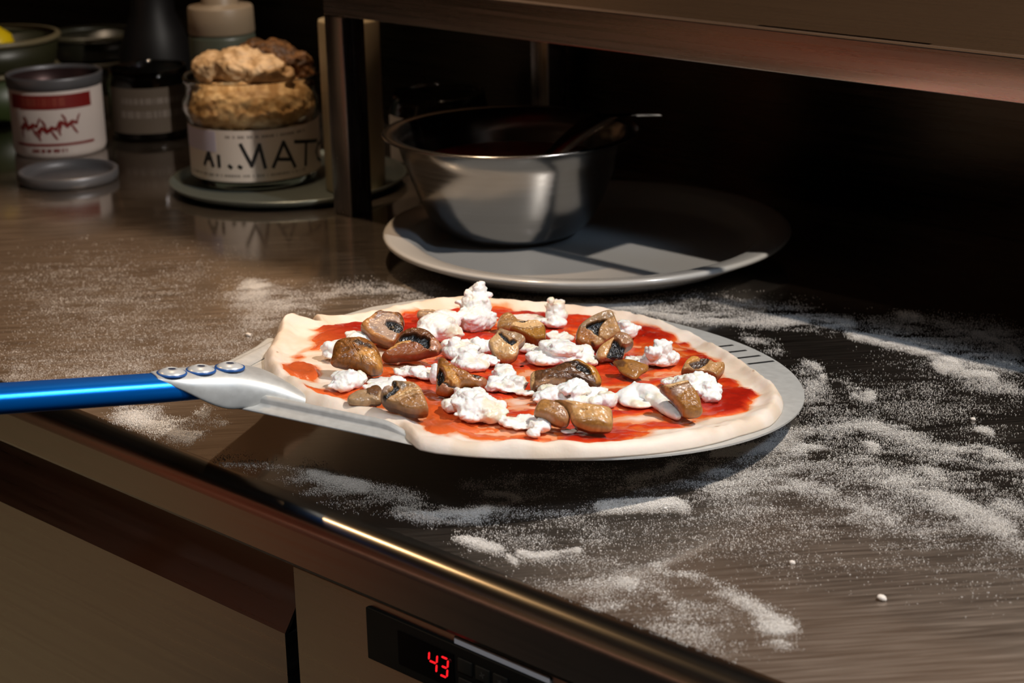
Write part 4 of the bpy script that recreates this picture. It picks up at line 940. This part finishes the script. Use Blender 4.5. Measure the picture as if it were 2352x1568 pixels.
for x in (0.2230, 0.2062, 0.1892):
    rv = lathe('rivet', [(0.0, 0.0012), (0.0017, 0.0012), (0.0020, 0.0024), (0.0032, 0.0022), (0.0048, 0.0014), (0.0062, 0.0002), (0.0062, -0.0010), (0.0, -0.0010)], 40, M_rivet, peel, (x, 0.0020, 0.0190))
    rv.scale = (1.22, 1.22, 1.0)
    lathe('rivet_ring', [(0.0060, -0.0010), (0.0067, -0.0010), (0.0067, 0.0002), (0.0060, 0.0004)], 40, M_rivring, rv)
    lathe('rivet_core', [(0.0, 0.0022), (0.00175, 0.0022), (0.00175, 0.0010), (0.0, 0.0010)], 20, mat('rivet_core_dark', (40, 52, 84), 0.4, 0.6), rv)
M_blue, nt, b = new_mat('blue_anodised_aluminium')
b.inputs['Base Color'].default_value = (*lin((0, 126, 232)), 1)
b.inputs['Metallic'].default_value = 0.7
b.inputs['Roughness'].default_value = 0.30
add_noise_bump(M_blue, 2200, 0.12, 0.0002)
hx = [0.196, 0.205, 0.23, 0.26, 0.30, 0.36, 0.45, 0.60, 0.85]
V = []; sg = 48
for x in hx:
    for k in range(sg):
        a = 2 * math.pi * k / sg
        e = 0.82
        yy = 0.0112 * math.copysign(abs(math.cos(a)) ** e, math.cos(a))
        zz = 0.0074 * math.copysign(abs(math.sin(a)) ** e, math.sin(a))
        V.append((x, yy, 0.0102 + zz + 0.036 * max(0.0, x - 0.215)))
F = grid_faces(len(hx), sg) + [tuple(range(sg))[::-1], tuple(range((len(hx) - 1) * sg, len(hx) * sg))]
hd = link('handle', np_mesh('handle', V, F), M_blue, peel)
tag(hd, 'glossy blue flattened tube handle')

# ------------------------------------------------------------------ pizza
TH = np.array(PIZZA_TH); RR = np.array(PIZZA_R)
NA, NR = 360, 120
th = np.linspace(-np.pi, np.pi, NA, endpoint=False)
rad = np.interp(th, np.r_[TH - 2 * np.pi, TH, TH + 2 * np.pi], np.r_[RR, RR, RR])
S = np.linspace(0.004, 1.0, NR) ** 0.85
SS, TT = np.meshgrid(S, th, indexing='ij')
RAD = np.broadcast_to(rad, SS.shape)
X = PIZZA_C[0] + SS * RAD * np.cos(TT)
Y = PIZZA_C[1] + SS * RAD * np.sin(TT)
Pq = np.stack([X.ravel(), Y.ravel(), np.zeros(X.size)], 1)
# crust: lip swelling near the edge, hand-pressed dents
lip_n = 1 + 0.28 * fbm(np.stack([np.cos(TT).ravel() * 4, np.sin(TT).ravel() * 4, np.zeros(X.size)], 1), 3, 3).reshape(X.shape)
edge_d = (1 - SS) * RAD                       # distance from the rim, metres
cw = 0.0100 * (1 + 0.25 * fbm(np.stack([np.cos(TT).ravel() * 3 + 5, np.sin(TT).ravel() * 3, np.zeros(X.size)], 1), 4, 2).reshape(X.shape))
lipz = np.exp(-((edge_d - cw * 0.55) / (cw * 0.62)) ** 2)
base = 0.0036 + 0.0007 * fbm(Pq * 45, 5, 4).reshape(X.shape)
Zt = base + 0.0038 * lip_n * lipz + 0.0011 * lipz * fbm(Pq * 75, 21, 3).reshape(X.shape) + 0.0004 * fbm(Pq * 160, 6, 3).reshape(X.shape)
roundoff = np.clip(edge_d / 0.0052, 0, 1)
Zt = 0.0012 + (Zt - 0.0012) * np.sqrt(1 - (1 - roundoff) ** 2)
# folded ear of dough at the back near the handle
ear = pw_ear = np.exp(-(((X - 0.098) / 0.016) ** 2 + ((Y + 0.126) / 0.014) ** 2))
Zt = Zt + 0.0085 * ear * np.clip(edge_d / 0.004, 0, 1)
# sauce field
sauce = 0.55 + 0.55 * fbm(Pq * 26 + 3, 7, 4).reshape(X.shape) + 0.42 * fbm(Pq * np.array([70, 150, 1]), 8, 3).reshape(X.shape)
sauce = sauce - 2.6 * sstep(SS + 0.035 * fbm(Pq * 40, 9, 3).reshape(X.shape), 0.850, 0.948)
for (cx, cy, ax, ay, bx, by, am) in SAUCE_BLOBS:
    det = ax * by - ay * bx
    dx, dy = X - cx, Y - cy
    p = (dx * by - dy * bx) / det; q = (-dx * ay + dy * ax) / det
    sauce = sauce + 1.5 * am * np.exp(-(p * p + q * q))
# dough colour: floury cream, stained orange where sauce has soaked in
cream, cream2 = np.array(lin((236, 218, 200))), np.array(lin((224, 202, 178)))
orange = np.array(lin((226, 128, 62)))
k1 = sstep(fbm(Pq * 60, 12, 4), -0.4, 0.6)[:, None]
dc = cream * (1 - k1) + cream2 * k1
sp = (fbm(Pq * 420, 13, 2) > 1.18)[:, None]
dc = np.where(sp, np.array(lin((176, 140, 108))), dc)
stain = (sstep(sauce.ravel(), -0.75, 0.05) * sstep(1 - SS.ravel(), 0.015, 0.08) * 0.85)[:, None]
dc = dc * (1 - stain) + orange * stain
V = np.concatenate([np.stack([X.ravel(), Y.ravel(), Zt.ravel()], 1), np.stack([X[-1], Y[-1], np.full(NA, 0.0004)], 1)])
dc = np.concatenate([dc, np.tile(cream, (NA, 1))])
F = grid_faces(NR + 1, NA) + [tuple(range(NA))[::-1], tuple(range(NR * NA, (NR + 1) * NA))[::-1]]
F[-2] = tuple(range(NA))[::-1]
M_dough = mat('raw_dough', (236, 216, 190), 0.55, 0.0, Subsurface_Weight=0.12, Subsurface_Scale=0.004)
attr_color(M_dough); add_noise_bump(M_dough, 420, 0.25, 0.0006)
pz = link('pizza', np_mesh('pizza', V, F[:-2] + [F[-1]], dc), M_dough, None, PC, PROT)
# close the small centre hole
bm = bmesh.new(); bm.from_mesh(pz.data); bm.verts.ensure_lookup_table()
bm.faces.new([bm.verts[i] for i in range(NA)]); bmesh.ops.recalc_face_normals(bm, faces=bm.faces); bm.to_mesh(pz.data); bm.free()
pz.data.polygons.foreach_set('use_smooth', [True] * len(pz.data.polygons))
tag(pz, 'uncooked round pizza with floury dough rim and red sauce, lying on the peel', 'pizza')
# sauce: a sheet that rises out of the dough wherever there is sauce
thick = 0.0017 * np.clip(sauce, -1, 1.2) + 0.00035 * fbm(Pq * 330, 15, 3).reshape(X.shape) * (sauce > 0)
keep_r = NR - 6
Zs = (Zt + thick - 0.0001)[:keep_r]
red, deep, oran = np.array(lin((204, 54, 20))), np.array(lin((168, 28, 12))), np.array(lin((226, 108, 42)))
sv = sauce[:keep_r].ravel()
t1 = sstep(sv, 0.0, 0.55)[:, None]; t2 = sstep(sv + 0.3 * fbm(Pq[:keep_r * NA] * 80, 17, 3), 0.55, 1.25)[:, None]
scol = (oran * (1 - t1) + red * t1) * (1 - t2) + deep * t2
thin = (sstep(X[:keep_r].ravel(), 0.055, 0.10) * 0.65)[:, None]      # spread thinly towards the handle side
scol = scol * (1 - thin) + np.array(lin((224, 106, 46))) * thin
V = np.stack([X[:keep_r].ravel(), Y[:keep_r].ravel(), Zs.ravel()], 1)
fl = [f for f in grid_faces(keep_r, NA) if max(sv[list(f)]) > -0.12] 
me = np_mesh('tomato_sauce', V, fl, scol)
bm = bmesh.new(); bm.from_mesh(me); bmesh.ops.delete(bm, geom=[v for v in bm.verts if not v.link_faces], context='VERTS'); bm.to_mesh(me); bm.free()
M_sauce = mat('pizza_tomato_sauce', (190, 36, 12), 0.30, 0.0, Subsurface_Weight=0.05, Subsurface_Scale=0.003, Coat_Weight=0.25, Coat_Roughness=0.15)
attr_color(M_sauce); add_noise_bump(M_sauce, 520, 0.35, 0.0008)
ps = link('tomato_sauce', me, M_sauce, pz)
tag(ps, 'glossy red tomato sauce spread')

# ------------------------------------------------------------------ mozzarella
M_moz = mat('torn_mozzarella', (246, 240, 228), 0.42, 0.0, Subsurface_Weight=0.3, Subsurface_Scale=0.003, Coat_Weight=0.12, Coat_Roughness=0.25)
attr_color(M_moz); add_noise_bump(M_moz, 700, 0.25, 0.0006)
VR_L = Vector((PU.dot(Vector((0.7247, 0.6839, -0.0836))), PV.dot(Vector((0.7247, 0.6839, -0.0836)))))
moz_w = np.array(lin((244, 241, 234))); moz_y = np.array(lin((232, 220, 192))); moz_p = np.array(lin((240, 196, 172)))
def mozcol(seed):
    def f(P, D):
        t = sstep(fbm(P * 90, seed, 3), 0.1, 0.9)[:, None]
        c = moz_w * (1 - t) + moz_y * t
        h_ = sstep(P[:, 2] - 0.0055 + 0.0016 * fbm(P * 200, seed + 3, 2), 0.0026, 0.0002)[:, None] * 0.5
        return c * (1 - h_) + moz_p * h_
    return f
CHEESE_TEXT = {
 'tall': 'tallest peaked mozzarella lump on the pizza, at its back edge', 'dome': 'rounded mozzarella lump with a dimple, left of the tallest peak',
 'far': 'small round mozzarella ball at the back, right of the tallest peak', 'film': 'thin pinkish mozzarella smear left of the small back ball',
 'mid': 'wide torn mozzarella lump in the centre, left of the pale gilled mushroom', 'bit': 'small mozzarella scrap between the gilled mushroom and the broad lump',
 'broad': 'broad mozzarella lump above the long charred mushroom', 'sliver': 'thin mozzarella sliver behind the broad lump',
 'behind': 'mozzarella piece half hidden behind the big upright mushroom slice', 'ridge': 'ridged mozzarella lump on the right, beside the red sauce border',
 'flat': 'flat mozzarella piece tucked behind the domed brown mushroom', 'chunk': 'blocky mozzarella chunk in front of the domed brown mushroom',
 'sheet': 'draped mozzarella strip above the pale half mushroom cap', 'small': 'low mozzarella piece left of the pointed mushroom wedge',
 'nub': 'narrow mozzarella nub touching the pointed mushroom wedge', 'curd': 'crumbly mozzarella curd right of the pointed mushroom wedge',
 'big': 'biggest mozzarella lump near the front, below the mushroom wedge', 'front': 'frontmost mozzarella lump, beside the front crust',
 'long': 'long ragged mozzarella strip behind the mushroom stem pieces', 'roll': 'smooth curled mozzarella roll pointing at the front crust',
 'right': 'mozzarella lump under the two rightmost mushrooms', 'crumb': 'tiny mozzarella crumb in the front sauce under the mushroom stem'}
SMOOTHER = {'roll': 0.30, 'dome': 0.7, 'flat': 0.6, 'film': 0.5, 'sheet': 0.7, 'far': 0.7}
for i, (k, lobes) in enumerate(CHEESE.items()):
    c = np.mean([l[:2] for l in lobes], 0) / 1000
    lb = [(l[0] / 1000 - c[0], l[1] / 1000 - c[1], l[2] / 1000, l[3] / 1000 * 0.97, l[3] / 1000 * 0.92, l[4] / 1000) for l in lobes]
    f = SMOOTHER.get(k, 1.0)
    r5 = random.Random(100 + i)
    for l in list(lb):
        if k in ('film', 'crumb'): break
        for q_ in range(int(6 * f) if l[3] > 0.004 else 3):
            a_, e_ = r5.uniform(0, 6.283), r5.uniform(-0.1, 1.25)
            rr_ = l[3] * r5.uniform(0.16, 0.36)
            lb.append((l[0] + l[3] * math.cos(a_) * math.cos(e_) * 0.92, l[1] + l[4] * math.sin(a_) * math.cos(e_) * 0.92, max(0.0035, l[2] + l[5] * math.sin(e_) * 0.95), rr_ * r5.uniform(.8, 1.9), rr_ * r5.uniform(.7, 1.5), rr_ * r5.uniform(.5, 1.0)))
    o = lumpy('mozzarella', lb, 0.0007, 0.0009 * f, 240 / (0.6 + 0.4 * f), i + 2, M_moz, mozcol(i + 2), pw(c[0], c[1]), smooth_it=2, basis=PROT, sharp=0.55 * f)
    tag(o, CHEESE_TEXT[k], 'mozzarella', 'mozzarella pieces on the pizza')

# ------------------------------------------------------------------ mushrooms
M_mush = mat('roasted_mushroom', (150, 100, 60), 0.38, 0.0, Coat_Weight=0.3, Coat_Roughness=0.2)
attr_color(M_mush); add_noise_bump(M_mush, 700, 0.15, 0.0005)
MC = {k: np.array(lin(v)) for k, v in dict(tan=(176, 122, 70), flesh=(176, 134, 88), flesh2=(156, 112, 68), pale=(206, 168, 120), pink=(172, 146, 130), pink2=(158, 118, 86), rose=(168, 116, 86), grey=(160, 130, 98), grey2=(118, 100, 82), skin=(100, 58, 26), cap=(136, 84, 36), cap2=(156, 100, 46), gold=(196, 140, 70), gold2=(180, 122, 44), black=(17, 13, 10), char=(58, 38, 26), umber=(98, 64, 38), stem=(190, 146, 94), brown=(150, 102, 46), brown2=(164, 118, 66), olive=(146, 108, 58), olive2=(152, 106, 36), red=(142, 82, 44)).items()}
def resample(O, n):
    O = np.asarray(O, float)
    for it in range(2):
        Q = np.roll(O, -1, 0); O = np.stack([O * .75 + Q * .25, O * .25 + Q * .75], 1).reshape(-1, 2)
    D = np.r_[0, np.cumsum(np.linalg.norm(np.roll(O, -1, 0) - O, axis=1))]
    t = np.linspace(0, D[-1], n, endpoint=False); E = np.vstack([O, O[:1]])
    return np.stack([np.interp(t, D, E[:, 0]), np.interp(t, D, E[:, 1])], 1)
E1 = Vector((0.7247, 0.6839, -0.0836)).normalized(); EDP = PN.cross(E1)
def poly_sd(px, py, poly):
    """Signed distance to a polygon, negative inside."""
    Q = np.asarray(poly, float); n = len(Q); d = np.full(px.shape, 1e9); ins = np.zeros(px.shape, bool)
    for a in range(n):
        (x1, y1), (x2, y2) = Q[a], Q[(a + 1) % n]
        ex, ey = x2 - x1, y2 - y1
        t = np.clip(((px - x1) * ex + (py - y1) * ey) / (ex * ex + ey * ey + 1e-9), 0, 1)
        d = np.minimum(d, np.hypot(px - x1 - t * ex, py - y1 - t * ey))
        cr = ((y1 > py) != (y2 > py)) & (px < (x2 - x1) * (py - y1) / (y2 - y1 + 1e-12) + x1)
        ins ^= cr
    return np.where(ins, -d, d)
def mushroom(key, label, idx):
    B0, tau, T, kind, basec, O, feats = MUSHROOMS[key]
    K, J = 150, 38
    R_ = resample(O, K); c = R_.mean(0)
    s = np.sin(np.linspace(0, np.pi / 2, J + 1)[1:]); s = s / s[-1]
    ring = c + (R_ - c)[None] * s[:, None, None]
    px, py = ring[..., 0].ravel(), ring[..., 1].ravel()
    ss = np.repeat(s, K)
    pe = {'slice': 14, 'gill': 9, 'cap': 2.6, 'stem': 4.0, 'wedge': 4.0, 'brown': 4.0}[kind]
    prof_ = np.clip(1 - ss ** pe, 0, 1) ** 0.5
    q = np.stack([px * .25, py * .25, np.full(px.size, idx * 7.1)], 1)
    z1 = np.full(px.size, float(idx))
    top = T / 2 * prof_ * (1 + 0.10 * fbm(q, idx, 3))
    bot = -T / 2 * prof_ * (1 + 0.12 * fbm(q + 40, idx + 3, 3))
    wa = 0.9 * vnoise(q * 1.5, 4)
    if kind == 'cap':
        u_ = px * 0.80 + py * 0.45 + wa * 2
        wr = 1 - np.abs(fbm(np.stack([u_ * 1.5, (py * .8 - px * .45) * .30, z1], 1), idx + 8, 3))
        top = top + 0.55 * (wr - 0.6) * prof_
    elif kind in ('wedge', 'gill'):
        wr = 1 - np.abs(fbm(np.stack([px * .35 + py * .5 + wa, (py - px) * .9, z1], 1), idx + 8, 3))
        top = top + 0.35 * (wr - 0.6) * prof_
    elif kind == 'stem':
        top = top + 0.22 * fbm(np.stack([px * .12, py * 1.1 + wa, z1], 1), idx + 8, 3) * prof_
    else:
        top = top + 0.10 * fbm(q * 5, idx + 8, 2) * prof_
    n1 = fbm(q * 1.6, idx + 1, 4)
    fine = fbm(np.stack([px * 1.8, py * 1.8, z1], 1), idx + 2, 3)
    col = np.repeat(MC[basec][None], px.size, 0)
    if kind in ('slice', 'gill'):
        e = sstep(ss + 0.02 * n1, 0.93, 0.985)[:, None] * 0.75
        col = col * (1 - e) + MC['skin'] * e
    for (cn_, poly, dz, so) in feats:
        sd = poly_sd(px + 0.5 * vnoise(q * 2.4, 31), py + 0.5 * vnoise(q * 2.4 + 9, 32), poly)
        w = sstep(-sd, -so, so)
        cc = np.repeat(MC[cn_][None], px.size, 0)
        if cn_ in ('black', 'char'):
            gl = 0.5 + 0.5 * fbm(np.stack([px * 2.2, py * .5, z1], 1), 5, 3)
            cc = cc * (0.55 + 1.1 * gl[:, None])
            top = top + w * prof_ * 0.30 * fbm(np.stack([px * 2.0, py * 1.2, z1], 1), 6, 2)
        col = col * (1 - w[:, None]) + cc * w[:, None]
        top = top + dz * w * np.clip(prof_ * 1.5, 0, 1)
    col = col * np.clip(1 + 0.16 * n1 + 0.12 * fine, 0.5, 1.5)[:, None]
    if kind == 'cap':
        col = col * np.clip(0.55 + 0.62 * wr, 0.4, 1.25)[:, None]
    col = col * np.array([1.06, 1.0, 0.90])
    back = np.repeat(MC['skin'][None], px.size, 0) * np.clip(1 + 0.3 * n1, .5, 1.5)[:, None]
    V = [(c[0], c[1], float(top[:K].mean()))] + list(zip(px, py, top)) + list(zip(px[:-K], py[:-K], bot[:-K])) + [(c[0], c[1], float(bot[:K].mean()))]
    n = J * K
    cols = np.vstack([col[:K].mean(0)[None], col, back[:-K], back[:1]])
    F = [(0, 1 + j, 1 + (j + 1) % K) for j in range(K)]
    F += [tuple(1 + v for v in f) for f in grid_faces(J, K)]
    o2 = 1 + n
    def bi(i, j): return (1 + i * K + j % K) if i == J - 1 else (o2 + i * K + j % K)
    for i in range(J - 1):
        for j in range(K):
            F.append((bi(i, j), bi(i + 1, j), bi(i + 1, j + 1), bi(i, j + 1)))
    last = len(V) - 1
    F += [(last, bi(0, j + 1), bi(0, j)) for j in range(K)]
    Vn = np.array(V, float) / 1000.0
    t = math.radians(tau)
    e2 = EDP * math.cos(t) + PN * math.sin(t); e3 = E1.cross(e2)
    Rm = Matrix(((E1.x, e2.x, e3.x), (E1.y, e2.y, e3.y), (E1.z, e2.z, e3.z)))
    me = np_mesh('mushroom', Vn, F, cols)
    o = link('mushroom', me, M_mush, None, Vector(B0), Rm)
    tag(o, label, 'mushroom', 'roasted mushroom pieces on the pizza')
    return o
MUSH_TEXT = dict(
 a='sliced mushroom with grey flesh and black gills, farthest back on the left', b='dark brown arched mushroom slice with hollow black gills, left of centre',
 c='domed wrinkled brown mushroom cap at the far left of the toppings', d='pointed golden mushroom wedge with a black cleft, standing upright',
 e='small pale mushroom stem scrap beside the half cap near the left front crust', f='pale half mushroom cap with a grey gill notch near the left front crust',
 g='pale mushroom scrap peeking out behind the dimpled mozzarella lump', h='pale mushroom slice with a dark gill line in the middle of the pizza',
 i='olive brown mushroom piece beside the pinkish cheese smear at the back', j='thick yellowish mushroom half with a flat top, behind the pale gilled slice',
 k='big upright mushroom slice with a black triangular gill, at the back right', l='mushroom piece with knobbly cap and black hollow, below the big upright slice',
 m='small flat orange brown mushroom scrap in the sauce right of centre', n='long charred dark brown mushroom cap in the middle front',
 o='mushroom slice with a grey gill patch, farthest right on the pizza', p='blocky mushroom stem piece leaning on the curled mozzarella roll',
 q='rounded tan mushroom cap at the front, left of the cylindrical stem', r='cylindrical tan mushroom stem lying at the front beside the rounded cap')
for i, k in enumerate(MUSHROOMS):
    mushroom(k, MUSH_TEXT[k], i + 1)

# ------------------------------------------------------------------ flour
VRn = np.array(VIEW_R); VDn = np.array(VIEW_D)
pts = []; dens = []
FLOUR_AMOUNT = 1.75
for si, (poly, sr, sd, N) in enumerate(FLOUR):
    poly = np.array(poly); N = int(N * FLOUR_AMOUNT * 1.6)
    if len(poly) > 1:
        L = np.r_[0, np.cumsum(np.linalg.norm(np.diff(poly, axis=0), axis=1))]
        t = rng.uniform(0, L[-1], N)
        P = np.stack([np.interp(t, L, poly[:, 0]), np.interp(t, L, poly[:, 1])], 1)
    else:
        P = np.repeat(poly, N, 0)
    g = np.clip(rng.normal(size=(N, 2)), -2.6, 2.6)
    P = P + g[:, :1] * sr * VRn + g[:, 1:] * sd * VDn
    q = np.stack([P @ VRn, P @ VDn, np.full(N, si * 3.3)], 1)
    f = fbm(q * np.array([55, 60, 1]), 40 + si % 7, 4) * 0.7 + 0.8 * fbm(q * np.array([38, 115, 1]), 50, 4)
    keep = rng.uniform(size=N) < np.clip(0.55 + (0.95 if N / (1 + len(poly)) > 1500 or sd < 0.02 else 0.4) * f, 0.03, 1)
    pts.append(P[keep])
P = np.concatenate(pts)
P = P[(P[:, 1] > 0.604) & (P[:, 1] < 1.31)]
# clear the footprint of things standing on the worktop
for (cx, cy, r) in ((-0.9526, 1.0752, 0.12), (-1.3235, 1.0835, 0.10)):
    P = P[(P[:, 0] - cx) ** 2 + (P[:, 1] - cy) ** 2 > r * r]
n = len(P)
# local crowding lifts grains into a thin heap
cell = np.floor(P / 0.002).astype(np.int64); key = cell[:, 0] * 100003 + cell[:, 1]
u_, inv, cnt = np.unique(key, return_inverse=True, return_counts=True)
lift = rng.uniform(size=n) * np.clip(cnt[inv] / 25.0, 0, 2.2) * 0.00045
size = 0.00020 * np.exp(rng.normal(0, 0.35, n))
tet = np.array([(1, 1, 1), (1, -1, -1), (-1, 1, -1), (-1, -1, 1)], float) / 1.732
qv = rng.normal(size=(n, 4)); qv /= np.linalg.norm(qv, axis=1)[:, None]
w, x, y, z = qv.T
Rm = np.stack([1 - 2 * (y * y + z * z), 2 * (x * y - w * z), 2 * (x * z + w * y), 2 * (x * y + w * z), 1 - 2 * (x * x + z * z), 2 * (y * z - w * x), 2 * (x * z - w * y), 2 * (y * z + w * x), 1 - 2 * (x * x + y * y)], 1).reshape(-1, 3, 3)
Vg = np.einsum('nij,kj->nki', Rm, tet) * size[:, None, None]
Vg += np.stack([P[:, 0], P[:, 1], WORKTOP_Z + size * 0.6 + lift], 1)[:, None, :]
Fg = (np.arange(n)[:, None, None] * 4 + np.array([(0, 1, 2), (0, 3, 1), (0, 2, 3), (1, 3, 2)])[None]).reshape(-1, 3)
me = bpy.data.meshes.new('flour')
me.vertices.add(n * 4); me.vertices.foreach_set('co', Vg.ravel())
me.loops.add(len(Fg) * 3); me.loops.foreach_set('vertex_index', Fg.ravel().astype(np.int32))
me.polygons.add(len(Fg)); me.polygons.foreach_set('loop_start', np.arange(0, len(Fg) * 3, 3, dtype=np.int32))
me.update(calc_edges=True)
fo = link('flour', me, mat('flour', (240, 232, 222), 0.9), smooth=False)
tag(fo, 'white flour dusted and swept in streaks across the worktop', 'flour', kind='stuff')
M_crumb = mat('dough_crumb', (226, 214, 200), 0.7)
for i, (x, y, r, t_) in enumerate([(-0.4382, 0.7017, 0.0019, 'lone white dough crumb on the bare worktop near the bottom right'), (-0.9911, 0.7673, 0.0019, 'white dough crumb on the dusty worktop behind the peel rivets'),
                                (-0.4934, 0.7073, 0.0013, 'small pointed dough crumb on the worktop between the front flour ridge and the lone crumb'), (-0.5308, 0.9411, 0.0013, 'tiny dough crumb on the dark swept worktop right of the peel')]):
    o = lumpy('dough_crumb', [(0, 0, r * .7, r * 1.2, r, r * .7), (r * .6, 0, r * .5, r * .7, r * .6, r * .45)], r * 0.12, r * 0.15, 0.6 / r, 60 + i, M_crumb, None, Vector((x, y, 0.9)))
    tag(o, t_, 'crumb', 'dough crumbs on the worktop')
